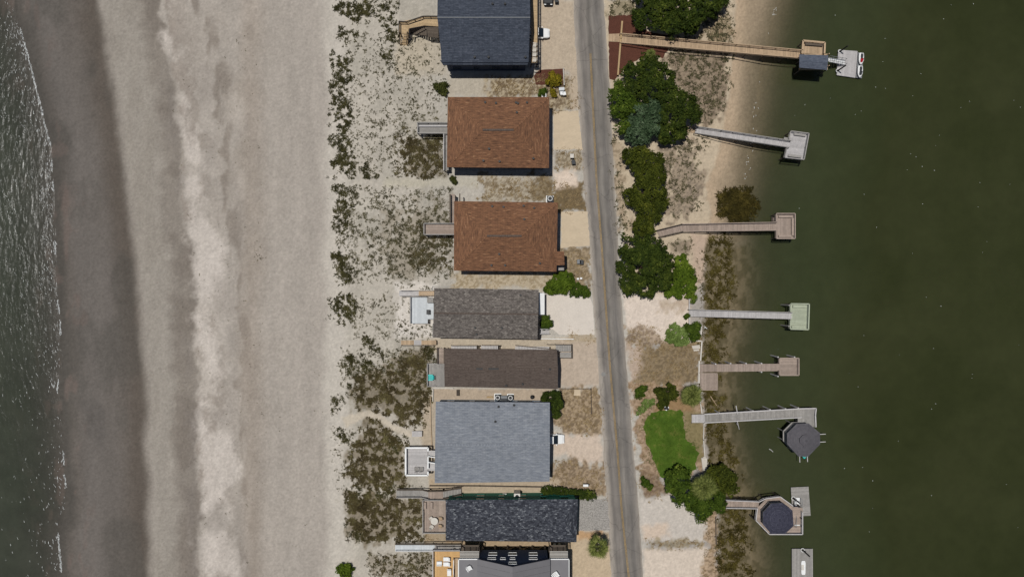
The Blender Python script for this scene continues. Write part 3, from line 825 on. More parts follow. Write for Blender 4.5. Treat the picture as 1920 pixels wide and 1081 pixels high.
def house(name, label, C4, eave, ridge, R, hip, wall, roof, over=.45, vents=(), cap=True, capmat=None, wins=True, trim='white', winz=None, base=0.0, capw=.34):
    """C4: roof corners TL TR BR BL read at eave height; R: the two ridge ends read at ridge height"""
    E = [P(x, y, eave) for x, y in C4]
    R1, R2 = P(*R[0], ridge), P(*R[1], ridge)
    ctr = (E[0] + E[1] + E[2] + E[3]) / 4
    root = thing(name, label, 'house', (ctr.x, ctr.y, 0))
    tl, tr, br, bl = E
    slopes = [[tr, tl, R1, R2], [bl, br, R2, R1]]
    hip_l, hip_r = (True, True) if hip is True else ((False, True) if hip == 'right' else (False, False))
    if hip_r: slopes.append([br, tr, R2])
    if hip_l: slopes.append([tl, bl, R1])
    planes = []
    for s in slopes:
        n = (s[1] - s[0]).cross(s[2] - s[0]).normalized()
        if n.z < 0: n = -n
        planes.append((s[0], n))
    r = MB(); T = Vector((0, 0, -.22))
    for s in slopes: r.poly(s)
    o = r.build('roof', M[roof], root, uv=True)
    f = MB()
    for s in slopes: f.poly([p + T for p in s][::-1])
    loop = [tl, tr] + ([] if hip_r else [R2]) + [br, bl] + ([] if hip_l else [R1])
    for i in range(len(loop)):
        a, b = loop[i], loop[(i + 1) % len(loop)]; f.poly([a, b, b + T, a + T])
    f.build('fascia', M[trim if trim != 'none' else 'wood_dark'], o)
    if cap:
        c = MB(); cm = M[capmat or roof]
        up = Vector((0, 0, .03))
        c.bar(R1 + up, R2 + up, capw, .06)
        c.build('ridge_cap', cm, o, uv=True)
        if hip:
            for e, q in (((tl, R1), (bl, R1)) if hip_l else ()) + ((tr, R2), (br, R2)):
                c = MB(); c.bar(e.lerp(q, .01) + Vector((0, 0, .01)), q + Vector((0, 0, .01)), .26, .04); c.build('hip_cap', M[roof], o, uv=True)
    for vx, vy in vents:
        p = roof_at(planes, vx, vy); MB().cyl((p.x, p.y, p.z - .1), (p.x, p.y, p.z + .38), .2, n=8).build('vent_pipe', M['black'], o)
    # walls
    def ins(p):
        d = ctr - p; sx = over if d.x > 0 else -over; sy = over if d.y > 0 else -over
        return Vector((p.x + sx, p.y + sy, 0))
    W = [ins(p) for p in E]
    zt = min(roof_z(planes, p.x, p.y) for p in W) - .3
    w = MB(); w.prism([(p.x, p.y) for p in W], base, zt)
    if not hip_l:
        for i, j, q in ((0, 3, R1),) + (() if hip_r else ((1, 2, R2),)):
            a, b = W[i], W[j]; m = (a + b) / 2; x = a.x + (.08 if i == 0 else -.08)
            zr = roof_z(planes, m.x, q.y) - .3
            w.hexa([(a.x, a.y, zt), (b.x, b.y, zt), (m.x, q.y, zr)], [(x, a.y, zt), (x, b.y, zt), (x, q.y, zr)])
    w.build('wall', M[wall], root)
    if wins:
        wz = winz or [zt - 1.35] + ([1.6] if zt > 4.4 else [])
        cy = (W[0].y + W[3].y) / 2
        for z in wz:
            for a, b, n in ((W[0], W[1], (0, 1, 0)), (W[2], W[3], (0, -1, 0)), (W[0], W[3], (-1, 0, 0)), (W[1], W[2], (1, 0, 0))):
                L = (b - a).length; k = max(2, int(L / 3.6))
                for i in range(k):
                    p = a.lerp(b, (i + .5) / k)
                    add_window(root, (p.x, p.y, z), n, 1.1 + .4 * ((i + k) % 2), 1.25, trim if trim != 'none' else 'offwhite')
    return root, planes, W

# ---- navy house at the top
h1, pl1, W1 = house('beach_house', 'charcoal navy shingled house with pale ridge line at the top edge',
    [(821, -62), (993, -62), (991, 117), (829, 117)], 6.2, 8.4, [(820, 33), (994, 33)], False, 'navy_wall', 'navy_shingle', .5,
    vents=[(923.5, 8.5), (947, 8.5), (890, 108), (916, 108), (985, 108)], cap=True, capmat='grey', trim='navy_wall', capw=.14)
m = MB()
a, b, c, d = P(825, 113, 6.25), P(992, 113, 6.25), P(989, 122, 5.75), P(831, 122, 5.75)
m.hexa([a + Vector((0, 0, -.2)), b + Vector((0, 0, -.2)), c + Vector((0, 0, -.2)), d + Vector((0, 0, -.2))][::-1], [a, b, c, d][::-1]); m.build('eave_skirt', M['navy_shingle'], h1, uv=True)
deck(h1, (996, -60), (1007.5, -60), (1007.5, 118), (996, 118), 3.0, 'wood_new', .16, step=4)
rails(h1, [(1008.5, -60), (1008.5, 118.5), (997, 118.5)], 3.0, 1.0, 'wood_black', 2.2)
# seaward landing and its two flights
deck(h1, (793, 32), (822, 32), (822, 50), (795, 48), 2.6, 'wood_new', .16)
deck(h1, (748.5, 41.5), (793, 32), (795, 48), (766, 54), 2.55, 'wood_new', .16, step=2.4)
deck(h1, (749, 42.5), (766, 54), (765.5, 63), (749.5, 63), 2.5, 'wood_new', .16)
rails(h1, [(748, 63), (748, 40), (762, 41), (793, 30.5), (821, 30.5)], 2.6, 1.0, 'wood_black', 1.6)
rails(h1, [(767, 63), (768, 54), (795, 49)], 2.6, 1.0, 'wood_black', 1.6)
stairs(h1, (750, 63), (765, 63), (764, 86), (751, 86), 2.5, .15, 'wood_new', 8, 'wood_black')
stairs(h1, (800, 51), (800, 67), (769, 63), (769, 53), 2.3, .2, 'wood_dark', 9)
deck(h1, (800, 51), (822, 51), (822, 71), (802, 69), 2.3, 'wood_dark', .16)

# ---- the two red hipped roofs
h2, pl2, W2 = house('beach_house', 'red brown hip roofed house beside the upper tan drive, no corner bay',
    [(839.5, 182), (1030, 182), (1029.5, 315), (838, 313.5)], 5.4, 8.0, [(905, 243.5), (963, 243.5)], True, 'shaded_navy_wall', 'red_shingle', .75, capmat='brown_shingle',
    vents=[(909.8, 192.6), (930, 194), (967.5, 193), (971, 194.5), (988, 193), (969, 211.5), (917, 279.4), (906.5, 301.6), (936.6, 303), (1000, 297.4)], trim='brown_wall')
def seadeck(h, x0, y0, x1, y1, z, mat, rm, step=2.0):
    deck(h, (x0, y0), (x1, y0), (x1, y1), (x0, y1), z, mat, .16, ground=-.1)
    rails(h, [(x1, y0 + .6), (x0 + .6, y0 + .6), (x0 + .6, y1 - .6), (x1, y1 - .6)], z, .95, rm, step)
seadeck(h2, 782, 229, 840, 250, 2.4, 'wood_grey', 'wood_grey')
bench(h2, (785, 236), (838, 236), 2.4, 'wood_silver', .3)
deck(h2, (832, 251), (841, 251), (841, 319), (832, 319), 2.3, 'wood_grey', .4)
rails(h2, [(832, 251), (832, 319)], 2.3, .95, 'wood_silver', 1.7)
h3, pl3, W3 = house('beach_house', 'red brown hip roofed house with a small corner bay beside the lower tan drive',
    [(851.5, 377), (1046, 379.5), (1043.5, 509), (851, 507)], 5.4, 8.0, [(913, 442), (978, 442)], True, 'shaded_navy_wall', 'red_shingle', .75, capmat='brown_shingle',
    vents=[(923, 387), (944, 388), (981.5, 386), (1001.5, 390), (983, 411), (936, 476), (921.5, 497), (947, 497), (1012, 493.4)], trim='brown_wall')
m = MB(); m.poly([P(1058, 471, 5.3), P(1040, 471, 5.62), P(1040, 484, 6.0), P(1058, 484, 5.75)]); m.poly([P(1040, 497, 5.62), P(1058.5, 497, 5.3), P(1058, 484, 5.75), P(1040, 484, 6.0)])
m.build('bay_roof', M['red_shingle'], h3, uv=True)
MB().pprism([(1042, 472.5), (1056.5, 472.5), (1056.5, 495.5), (1042, 495.5)], 0, 5.2).build('bay_wall', M['shaded_navy_wall'], h3)
deck(h3, (1044, 497.5), (1058, 497.5), (1058, 507), (1044, 507), 2.4, 'wood_grey', .3)
rails(h3, [(1058, 497.5), (1058, 507), (1044, 507)], 2.4, .9, 'wood_black', 1.2)
seadeck(h3, 794, 418, 853, 440, 2.4, 'wood_pink', 'wood_grey')
deck(h3, (843, 364), (853, 364), (853, 418), (843, 418), 2.3, 'wood_pink', .35)
rails(h3, [(844, 364), (844, 418)], 2.3, 1.0, 'wood_dark', 1.7, capw=.25)
rails(h3, [(862, 363), (862, 378)], 2.3, 1.0, 'wood_dark', 1.5, capw=.2)

# ---- taupe gable
h4, pl4, W4 = house('beach_house', 'speckled taupe gable roofed house with a white deck toward the beach',
    [(814, 539.5), (1010, 543), (1008, 635.5), (812, 632.5)], 4.9, 6.6, [(813, 586.5), (1009, 589)], False, 'offwhite', 'taupe_shingle', .4,
    vents=[(975.7, 553), (890.5, 613.7), (941, 614), (893.6, 626)], trim='brown_wall', capmat='brown_shingle', capw=.26)
deck(h4, (769, 556), (769, 606), (802, 606), (802, 556), 1.9, 'deck_white', .18, frame='white', step=2.5)
rails(h4, [(769, 606), (769, 556), (800, 556)], 1.9, .9, 'wood_grey', 2.0, capw=.12)
deck(h4, (802, 568), (813, 568), (813, 598), (802, 598), 1.9, 'deck_white', .18, frame='white')
stairs(h4, (801, 557), (812, 557), (812, 567), (801, 567), 2.0, 1.9, 'wood_grey', 5)
deck(h4, (785, 545), (815, 545), (815, 554), (785, 554), 1.6, 'wood_tan', .16)
stairs(h4, (785, 545), (785, 554), (771, 554), (771, 545), 1.5, .75, 'wood_silver', 5)
deck(h4, (748, 545), (771, 545), (771, 554), (748, 554), .72, 'wood_silver', .2)
rails(h4, [(750, 544.5), (811, 544.5)], 1.0, .9, 'wood_grey', 2.0, capw=.1)
rails(h4, [(750, 554.6), (768, 554.6)], .8, .9, 'wood_grey', 1.8, capw=.1)
rails(h4, [(811, 545), (811, 537), (852, 537)], 3.2, .9, 'wood_grey', 2.0, capw=.14)
rails(h4, [(811.5, 607), (811.5, 631)], 2.0, .9, 'wood_grey', 1.2, capw=.12)
MB().pprism(R4(799.5, 580.5, 805, 589), 1.92, 2.9).build('grill_box', M['black'], h4)
# white awning at the road end
m = MB(); a = [P(1010.5, 549, 3.3), P(1021, 549, 3.05), P(1021, 589.5, 3.05), P(1010.5, 589.5, 3.3)]
m.hexa([p + Vector((0, 0, -.1)) for p in a][::-1], a[::-1]); aw = m.build('awning', M['white'], h4)
for yy_ in (551, 588):
    p = P(1020, yy_, 3.0); MB().box((p.x, p.y, 1.5), (.1, .1, 2.9)).build('awning_post', M['white'], h4)
stairs(h4, (1012, 616), (1012, 625), (1030, 625), (1030, 616), 1.5, .1, 'wood_silver', 7, 'wood_silver')

# ---- dark brown gable
h5, pl5, W5 = house('beach_house', 'dark brown low gable roofed house with a long stair on its upper side',
    [(833.5, 653), (1044.5, 655.5), (1046, 728.8), (833.5, 724.5)], 5.0, 6.2, [(833, 689.5), (1046, 692.5)], False, 'brown_wall', 'brown_shingle', .35,
    vents=[(1031, 691.5), (980, 719), (949, 722)], trim='wood_dark')
for x0, x1 in ((893, 905), (916, 935)):
    p, q = P(x0, 691, 6.28), P(x1, 691, 6.28); MB().bar(p, q, .3, .1).build('ridge_vent', M['black'], h5)
deck(h5, (801, 681.5), (801, 724), (836, 724), (836, 681.5), 2.3, 'wood_grey', .16)
rails(h5, [(820, 681.5), (801, 681.5), (801, 724), (834, 724.5)], 2.3, .95, 'wood_grey', 1.8, capw=.12)
deck(h5, (820, 652), (832, 652), (832, 681), (820, 681), 2.35, 'wood_pink', .16)
rails(h5, [(819.5, 652), (819.5, 681)], 2.3, .95, 'wood_dark', 1.5); rails(h5, [(832.5, 652), (832.5, 681)], 2.3, .95, 'wood_dark', 1.5)
stairs(h5, (846, 648), (846, 655), (894, 655), (894, 648), 1.2, 2.6, 'wood_silver', 16)
stairs(h5, (902, 648), (902, 655), (934, 655), (934, 648), 2.6, 2.7, 'wood_silver', 11)
rails(h5, [(846, 647.5), (895, 647.5)], 1.6, .9, 'wood_dark', 1.6, zs=[1.2, 2.4]); rails(h5, [(904, 647), (934, 647)], 2.5, .9, 'wood_dark', 1.6)
stairs(h5, (966, 649), (966, 657), (1030, 658), (1030, 650), 2.6, 2.5, 'wood_silver', 22)
rails(h5, [(967, 647), (1042, 655)], 2.4, .9, 'wood_dark', 1.8)
stairs(h5, (1042, 647), (1042, 658), (1071, 658), (1071, 647), 2.4, .9, 'wood_grey', 9)
deck(h5, (1050, 660), (1071, 660), (1071, 670), (1050, 670), .9, 'wood_grey', .3, frame='wood_dark')
rails(h5, [(1026, 645.5), (1072, 645.5), (1072, 671), (1052, 671)], .9, .9, 'wood_dark', 1.6, capw=.09)

# ---- grey blue gable
h6, pl6, W6 = house('beach_house', 'wide grey blue shingled house with a white railed square deck',
    [(817, 752.5), (1031, 754), (1030.5, 902), (815, 905)], 4.8, 6.0, [(816, 833), (1031, 833)], False, 'blue_wall', 'blue_shingle', .4,
    vents=[(934.7, 761.6), (963.7, 758.8), (928.7, 789.4)], trim='blue_wall')
deck(h6, (761, 840), (802, 840), (802, 888), (761, 888), 2.2, 'wood_silver', .16)
rails(h6, [(802.5, 845), (802.5, 839), (760.5, 839), (760.5, 890.5), (802.5, 890.5), (802.5, 884)], 2.2, 1.0, 'white', 1.5, capw=.26)
rails(h6, [(802.5, 856), (802.5, 878)], 2.2, 1.0, 'white', 1.5, capw=.2)
for y0, y1 in ((844, 854), (867, 882)):
    deck(h6, (803, y0), (817, y0), (817, y1), (803, y1), 2.3, 'wood_silver', .3)
rails(h6, [(803, 855), (816, 857)], 2.3, .95, 'white', 1.2); rails(h6, [(803, 866), (816, 868)], 2.3, .95, 'white', 1.2)
stairs(h6, (791, 808), (791, 818), (772, 818), (772, 808), 1.1, .55, 'wood_silver', 9)
# ---- black hip ended house
h7, pl7, W7 = house('beach_house', 'black speckled shingle roofed house with green walls beside the clipped hedge',
    [(835.5, 936.5), (1083.5, 935), (1081, 1015.5), (835.5, 1012.5)], 5.2, 6.4, [(836, 974), (1057, 975)], 'right', 'green_wall', 'black_shingle', .35, trim='green_wall', cap=False)
deck(h7, (792, 937), (792, 999), (838, 999), (838, 937), 2.3, 'wood_pink', .16)
rails(h7, [(834, 937.5), (792.5, 937.5), (792.5, 999), (835, 999)], 2.3, .95, 'wood_grey', 1.8, capw=.14)
bench(h7, (797, 941), (797, 954), 2.3, 'wood_pink'); bench(h7, (809, 941), (809, 954), 2.3, 'wood_pink')
deck(h7, (743, 919), (743, 932), (791, 932), (791, 919), 1.1, 'wood_grey', .16)
deck(h7, (791, 919), (791, 932), (803, 935), (803, 921), 1.5, 'wood_grey', .3)
deck(h7, (803, 921), (803, 935), (831, 934), (831, 921), 2.0, 'wood_pink', .16)
stairs(h7, (831, 921), (831, 934), (865, 927), (865, 916), 2.0, .5, 'wood_grey', 12)
rails(h7, [(745, 917.5), (791, 918), (803, 921), (831, 920.5), (865, 914)], 1.2, .95, 'wood_dark', 1.7, zs=[1.1, 1.2, 2, 2, .7])
rails(h7, [(743, 932.5), (791, 932.5), (803, 936)], 1.2, .95, 'wood_grey', 1.7, zs=[1.1, 1.2, 2])
rails(h7, [(831, 935), (865, 927)], 1.2, .95, 'wood_dark', 1.5, zs=[2, .7])

# ---- navy house with standing seam roof at the bottom edge
YW = P(960, 1020, 0).y                   # its north wall
h8 = thing('beach_house', 'navy walled house with grey standing seam roof and balconies at bottom edge', 'house', (0, YW - 8, 0))
xl, xr = P(898.5, 1050, 7.4).x, P(1028, 1050, 7.4).x
xm = P(961, 1065, 10.6).x
ze, zr, yb = 7.4, 10.6, YW - 17
def gable_pts(y, zoff=0.0, x0=xl, x1=xr): return [(x0, y, 0), (x0, y, ze + zoff), (xm, y, zr + zoff), (x1, y, ze + zoff), (x1, y, 0)]
w = MB(); A_ = [(xl, YW, 2.6), (xl, YW, ze - .2), (xm, YW, zr - .25), (xr, YW, ze - .2), (xr, YW, 2.6)]
w.hexa([(x, yb, z) for x, y, z in A_][::-1], A_[::-1]); w.build('wall', M['navy_wall'], h8)
w = MB(); w.prism([(xl + 1.2, YW - 1.2), (xr - 1.2, YW - 1.2), (xr - 1.2, yb), (xl + 1.2, yb)], 0, 2.6); w.build('ground_floor_wall', M['navy_wall'], h8)
for i in range(6):
    x = xl + .3 + (xr - xl - .6) * i / 5; MB().box((x, YW - .25, 1.3), (.3, .3, 2.6)).build('piling', M['wood_dark'], h8)
for i in range(3):
    x = xl + 4 + i * 2.6
    m = MB(); m.bar((x, YW - .3, .3), (x + 2.2, YW - .3, 2.4), .08, .12); m.bar((x + 2.2, YW - .36, .3), (x, YW - .36, 2.4), .08, .12); m.build('cross_brace', M['wood_tan'], h8)
for s, x0 in ((-1, xl), (1, xr)):
    m = MB(); y0 = YW + .15
    e0, r0 = Vector((x0 + s * .35, y0, ze - .17)), Vector((xm, y0, zr))
    e1, r1 = Vector((x0 + s * .35, yb, ze - .17)), Vector((xm, yb, zr))
    q = [e0, r0, r1, e1] if s > 0 else [r0, e0, e1, r1]
    dn = Vector((0, 0, -.14)); m.hexa([p + dn for p in q][::-1], q[::-1]); rf = m.build('roof', M['roof_metal'], h8)
    n = 16
    for i in range(1, n):                 # standing seams run down the slope
        u = i / n; a, b = r0.lerp(r1, u), e0.lerp(e1, u); up = Vector((0, 0, .03)); MB().bar(a + up, b + up, .05, .06).build('seam', M['roof_metal'], rf)
for (wx, wy, z, ww, hh) in [(924, 1040, 4.5, 1.5, 1.3), (961, 1040.5, 4.5, 1.5, 1.3), (999.7, 1041, 4.5, 1.5, 1.3), (922, 1052, 6.6, 1.45, .8), (943, 1052, 6.6, .9, .8), (961, 1052, 6.6, .9, .8), (999.7, 1052.5, 6.6, 1.45, .8), (961, 1061, 8.6, 1.4, .9)]:
    add_window(h8, (P(wx, wy, z).x, YW, z), (0, 1, 0), ww, hh)
for x0, x1 in ((862, 898), (1031, 1065)):       # flat side wings behind the balconies
    a, b = P(x0, 1049, 6.3), P(x1, 1049, 6.3)
    yw = a.y
    MB().prism([(a.x, yw), (b.x, yw), (b.x, yb), (a.x, yb)], 0, 6.15).build('wing_wall', M['navy_wall'], h8)
    MB().prism([(a.x - .1, yw + .1), (b.x + .1, yw + .1), (b.x + .1, yb), (a.x - .1, yb)], 6.17, 6.3).build('wing_roof', M['roof_metal'], h8)
    MB().bar((a.x - .15, yw + .18, 6.3), (b.x + .15, yw + .18, 6.3), .16, .25).build('parapet', M['white'], h8)
    MB().bar((a.x - .18, yw + .1, 6.32), (a.x - .18, yb, 6.32), .12, .2).build('parapet', M['white'], h8)
    MB().bar((b.x + .18, yw + .1, 6.32), (b.x + .18, yb, 6.32), .12, .2).build('parapet', M['white'], h8)
    y1 = P(960, 1033, 6.0).y
    for i in range(5):                           # pergola over the balcony
        yq = yw + .45 + (y1 - yw - .45) * i / 4; MB().bar((a.x, yq, 6.0), (b.x, yq, 6.0), .10, .16).build('pergola_slat', M['offwhite'], h8)
    for i in range(4):
        xq = a.x + .1 + (b.x - a.x - .2) * i / 3; MB().bar((xq, yw + .1, 5.85), (xq, y1, 5.85), .10, .14).build('pergola_beam', M['darkgrey'], h8)
    MB().prism([(a.x, y1), (b.x, y1), (b.x, yw), (a.x, yw)], 2.9, 3.0).build('balcony_floor', M['wood_dark'], h8)
    for xq in (a.x + .1, b.x - .1): MB().box((xq, y1 - .1, 2.95), (.16, .16, 5.9)).build('balcony_post', M['wood_dark'], h8)
deck(h8, (812, 1033), (812, 1120), (850, 1120), (850, 1033), 2.9, 'wood_orange', .16, frame='white')
rails(h8, [(862, 1031.5), (811.5, 1031.5), (811.5, 1120)], 2.9, .95, 'wood_silver', 1.8, capw=.15)
deck(h8, (850, 1033), (862, 1033), (862, 1044), (850, 1044), 2.9, 'wood_orange', .16, frame='white')
stairs(h8, (851, 1046), (860, 1046), (860, 1112), (851, 1112), 2.8, .5, 'wood_tan', 22, 'white')

bw = thing('boardwalk', 'long white boarded beach walk beside the orange deck', 'boardwalk', G(740, 1026))
deck(bw, (741, 1021), (741, 1032), (815, 1032), (815, 1021), 1.0, 'deck_white', .2, frame='white')
deck(bw, (815, 1021), (815, 1030), (864, 1030), (864, 1021), 1.02, 'wood_grey', .2)
rails(bw, [(742, 1019.5), (864, 1019.5)], 1.0, .9, 'wood_dark', 1.8, capw=.1)
rails(bw, [(742, 1033), (811, 1033)], 1.0, .9, 'white', 2.0, capw=.08)
bw2 = thing('boardwalk', 'low grey beach walk with steps left of the brown roofed house', 'boardwalk', G(760, 640))
deck(bw2, (752, 638), (752, 646), (776, 646), (776, 638), .75, 'wood_tan', .25)
stairs(bw2, (790, 638), (790, 646), (776, 646), (776, 638), 1.0, .75, 'wood_silver', 6)
deck(bw2, (790, 638), (790, 646), (818, 646), (818, 638), 1.0, 'wood_tan', .25)
rails(bw2, [(752, 647.5), (812, 647.5)], .8, .8, 'wood_dark', 2.0, capw=.09)

# ------------------------------------------------------------------ docks on the sound
DZ = 1.8
def walk(root, A, B, C, D, z, mat, rm=None, step=2.4, piles=True, top=True, bot=True, rh=.95, capw=.13, gr=-3.2, start=None):
    """A..B is the upper edge, D..C the lower edge, running out over the water; start = height at the landward end"""
    L = lambda p, q, u: (p[0] + (q[0] - p[0]) * u, p[1] + (q[1] - p[1]) * u)
    k = .28 if start is not None else 0.0
    z0 = z if start is None else start
    m = MB(); A1, D1 = L(A, B, k), L(D, C, k)
    if k: boards(m, A, D, D1, A1, z0, .16, z1=z)
    boards(m, A1, D1, C, B, z, .16); o = m.build('planks', M[mat], root); o['kind'] = 'stuff'
    f = MB(); dn = Vector((0, 0, -.17))
    for p, p1, q in ((A, A1, B), (D, D1, C)):
        if k: f.bar(P(*p, z0) + dn, P(*p1, z) + dn, .06, .22)
        f.bar(P(*p1, z) + dn, P(*q, z) + dn, .06, .22)
    f.build('stringer', M['wood_dark'], root)
    if piles:
        for e in ((A1, B), (D1, C)): pile_line(root, e, z - .05, gr, .13, 3.4)
    if rm:
        for on, p, p1, q in ((top, A, A1, B), (bot, D, D1, C)):
            if on: rails(root, [p, p1, q] if k else [p, q], z, rh, rm, step, capw, zs=[z0, z, z] if k else None)

def platform(root, C4, z, mat, rm, boards_v=True, open_left=None, rail_h=.95, gr=-3.4, capw=.16):
    A, B, C, D = C4
    if boards_v: deck(root, A, D, C, B, z, mat, .16, ground=gr, leg_r=.14)
    else: deck(root, A, B, C, D, z, mat, .16, ground=gr, leg_r=.14)
    if rm:
        l0, l1 = open_left if open_left else (.35, .7)
        L = lambda p, q, u: (p[0] + (q[0] - p[0]) * u, p[1] + (q[1] - p[1]) * u)
        rails(root, [L(A, D, l0), A, B, C, D, L(A, D, l1)], z, rail_h, rm, 2.0, capw)

d1 = thing('dock', 'long tan dock from the mulch bed to a slate roofed shelter and float', 'dock', G(1166, 70))
deck(d1, (1141, 64), (1141, 78), (1163, 79), (1163, 63), .12, 'wood_tan', .16, legs=False)
walk(d1, (1163, 62.5), (1506, 94), (1506, 109), (1163, 79.5), DZ, 'wood_tan', 'wood_tan', start=.3)
deck(d1, (1500, 101), (1500, 131), (1552, 131), (1552, 101), DZ, 'wood_tan', .16, ground=-3.4)
platform(d1, [(1506.5, 76), (1547, 79), (1546, 102), (1506, 100)], DZ, 'wood_tan', None)
rails(d1, [(1504, 100), (1506, 76), (1547, 80), (1546, 100)], DZ, .95, 'wood_tan', 2., .3)
bench(d1, (1510, 82.5), (1543, 85), DZ, 'wood_dark', .35)
for (x, y) in ((1502, 105), (1549, 105), (1549, 127), (1502, 127)):
    p = P(x, y, 2.6); MB().box((p.x, p.y, 2.8), (.15, .15, 2.1)).build('roof_post', M['wood_tan'], d1)
m = MB(); a = [P(1499, 102, 4.0), P(1553, 104, 4.0), P(1551, 131.5, 4.0), P(1498.5, 127, 4.0)]
r1, r2 = P(1499, 114, 4.7), P(1552, 117.5, 4.7)
m.poly([a[1], a[0], r1, r2]); m.poly([a[3], a[2], r2, r1]); m.poly([a[0], a[3], r1]); m.poly([a[2], a[1], r2])
m.poly([p + Vector((0, 0, -.1)) for p in a])
for i in range(4): m.poly([a[i], a[i] + Vector((0, 0, -.1)), a[(i + 1) % 4] + Vector((0, 0, -.1)), a[(i + 1) % 4]])
m.build('shelter_roof', M['slate_roof'], d1, uv=True)

def floatdock(label, A, B, C, D, mat, piles=(), bv=False):
    c = P((A[0] + C[0]) / 2, (A[1] + C[1]) / 2, SOUND)
    r = thing('floating_dock', label, 'floating dock', c)
    z = SOUND + .5
    if bv: deck(r, A, D, C, B, z, mat, .2, legs=False)
    else: deck(r, A, B, C, D, z, mat, .2, legs=False)
    q = [P(*p, z) for p in (A, B, C, D)]; ce = sum(q, Vector()) / 4
    MB().prism([(ce.lerp(p, .93).x, ce.lerp(p, .93).y) for p in q], SOUND - .25, z - .1).build('float', M['black'], r)
    for x, y in piles:
        p = P(x, y, SOUND + .5)
        MB().cyl((p.x, p.y, -4), (p.x, p.y, 2.4), .15, .13, 10).build('mooring_pile', M['wood_black'], r)
        m = MB()
        for k in range(12):
            t0, t1 = 2 * math.pi * k / 12, 2 * math.pi * (k + 1) / 12
            m.bar((p.x + .33 * math.cos(t0), p.y + .33 * math.sin(t0), z + .1), (p.x + .33 * math.cos(t1), p.y + .33 * math.sin(t1), z + .1), .08, .08)
        m.build('pile_hoop', M['white'], r)
    return r
floatdock('grey boarded float carrying two jet skis at the top dock', (1572, 93.5), (1608, 96), (1604, 146), (1569, 141), 'wood_silver', [(1574.5, 97), (1570.5, 133)], True)
floatdock('narrow low jet ski lift float at the edge of the grey float', (1608.5, 98), (1619, 102), (1616, 147), (1605, 146), 'grey')
def gangway(label, A, B, C, D, z0, z1, across):
    a = P(*A, 0); r = thing('gangway', label, 'gangway', (a.x, a.y, SOUND))
    A3, B3, C3, D3 = P(*A, z0), P(*B, z1), P(*C, z1), P(*D, z0)
    s = MB()
    n = 8
    for i in range(n):
        u0, u1 = (i + .06) / n, (i + .94) / n
        q = [A3.lerp(B3, u0), A3.lerp(B3, u1), D3.lerp(C3, u1), D3.lerp(C3, u0)]
        MB().hexa([p + Vector((0, 0, -.05)) for p in q], q).build('deck_panel', M['white'], r)
    for p, q in ((A3, B3), (D3, C3)):
        m = MB(); up = Vector((0, 0, .9)); m.bar(p, q, .08, .12); m.bar(p + up, q + up, .06, .06)
        for k in range(5): m.bar(p.lerp(q, k / 4), p.lerp(q, k / 4) + up, .05, .05)
        m.build('handrail', M['metal'], r)
gangway('white ribbed gangway from the slate roofed shelter to the grey float', (1553, 108), (1584, 113), (1584, 122), (1553, 116), DZ, SOUND + .6, True)

d2 = thing('dock', 'grey dock slanting out below the big round tree group', 'dock', G(1303, 243))
deck(d2, (1288, 237), (1288, 247), (1304, 250), (1304, 237), .14, 'wood_tan', .16, legs=False)
walk(d2, (1304, 236.5), (1484, 263.5), (1480, 276), (1303, 249), DZ, 'wood_silver', 'wood_grey', 2.2, start=.35)
platform(d2, [(1483, 245.5), (1517, 250), (1508, 299), (1471.5, 295)], DZ, 'wood_silver', 'wood_grey', False, (.3, .62))
bench(d2, (1489, 251), (1511, 254), DZ, 'wood_grey'); bench(d2, (1478, 291), (1503, 294), DZ, 'wood_grey')
deck(d2, (1470, 257), (1482, 259), (1481, 264), (1470, 262), DZ + .3, 'wood_grey', .16, ground=-3)

d3 = thing('dock', 'pinkish dock bending at its start beside the marsh clump in the water', 'dock', G(1240, 434))
walk(d3, (1230, 432), (1279, 419.8), (1281, 433.5), (1236, 444), .5, 'wood_pink', 'wood_dark', 2.0, gr=-.6, start=.12)
walk(d3, (1279.3, 419.8), (1457, 416.5), (1457, 431.5), (1281, 433.5), DZ, 'wood_pink', 'wood_pink', 2.2, start=.5)
platform(d3, [(1456, 400), (1491, 400), (1491, 447), (1456, 447)], DZ, 'wood_pink', 'wood_pink', True, (.36, .68))
bench(d3, (1460, 405.5), (1486, 405.5), DZ, 'wood_pink'); bench(d3, (1486.5, 409), (1486.5, 441), DZ, 'wood_pink'); bench(d3, (1460, 442.5), (1484, 442.5), DZ, 'wood_pink')
deck(d3, (1447.5, 406), (1454.5, 404), (1454.5, 416), (1447.5, 417), -.3, 'wood_pink', .2)

d4 = thing('dock', 'silver dock with a pale green square platform', 'dock', G(1294, 586))
walk(d4, (1292, 580), (1487, 585.5), (1486, 598), (1292, 593), DZ, 'wood_silver', 'wood_grey', 2.4, bot=False, start=.45)
platform(d4, [(1483, 569), (1517.5, 569.5), (1516, 617.5), (1482, 616.5)], DZ, 'deck_green', 'deck_green', False, (.3, .66), capw=.2)
bench(d4, (1487, 574), (1511, 574), DZ, 'deck_green'); bench(d4, (1485, 612.5), (1510, 613), DZ, 'deck_green')
for x, y in ((1480, 572), (1479.5, 611)):
    p = P(x, y, 2.6); MB().cyl((p.x, p.y, -3), (p.x, p.y, 2.6), .14).build('piling', M['wood_grey'], d4)

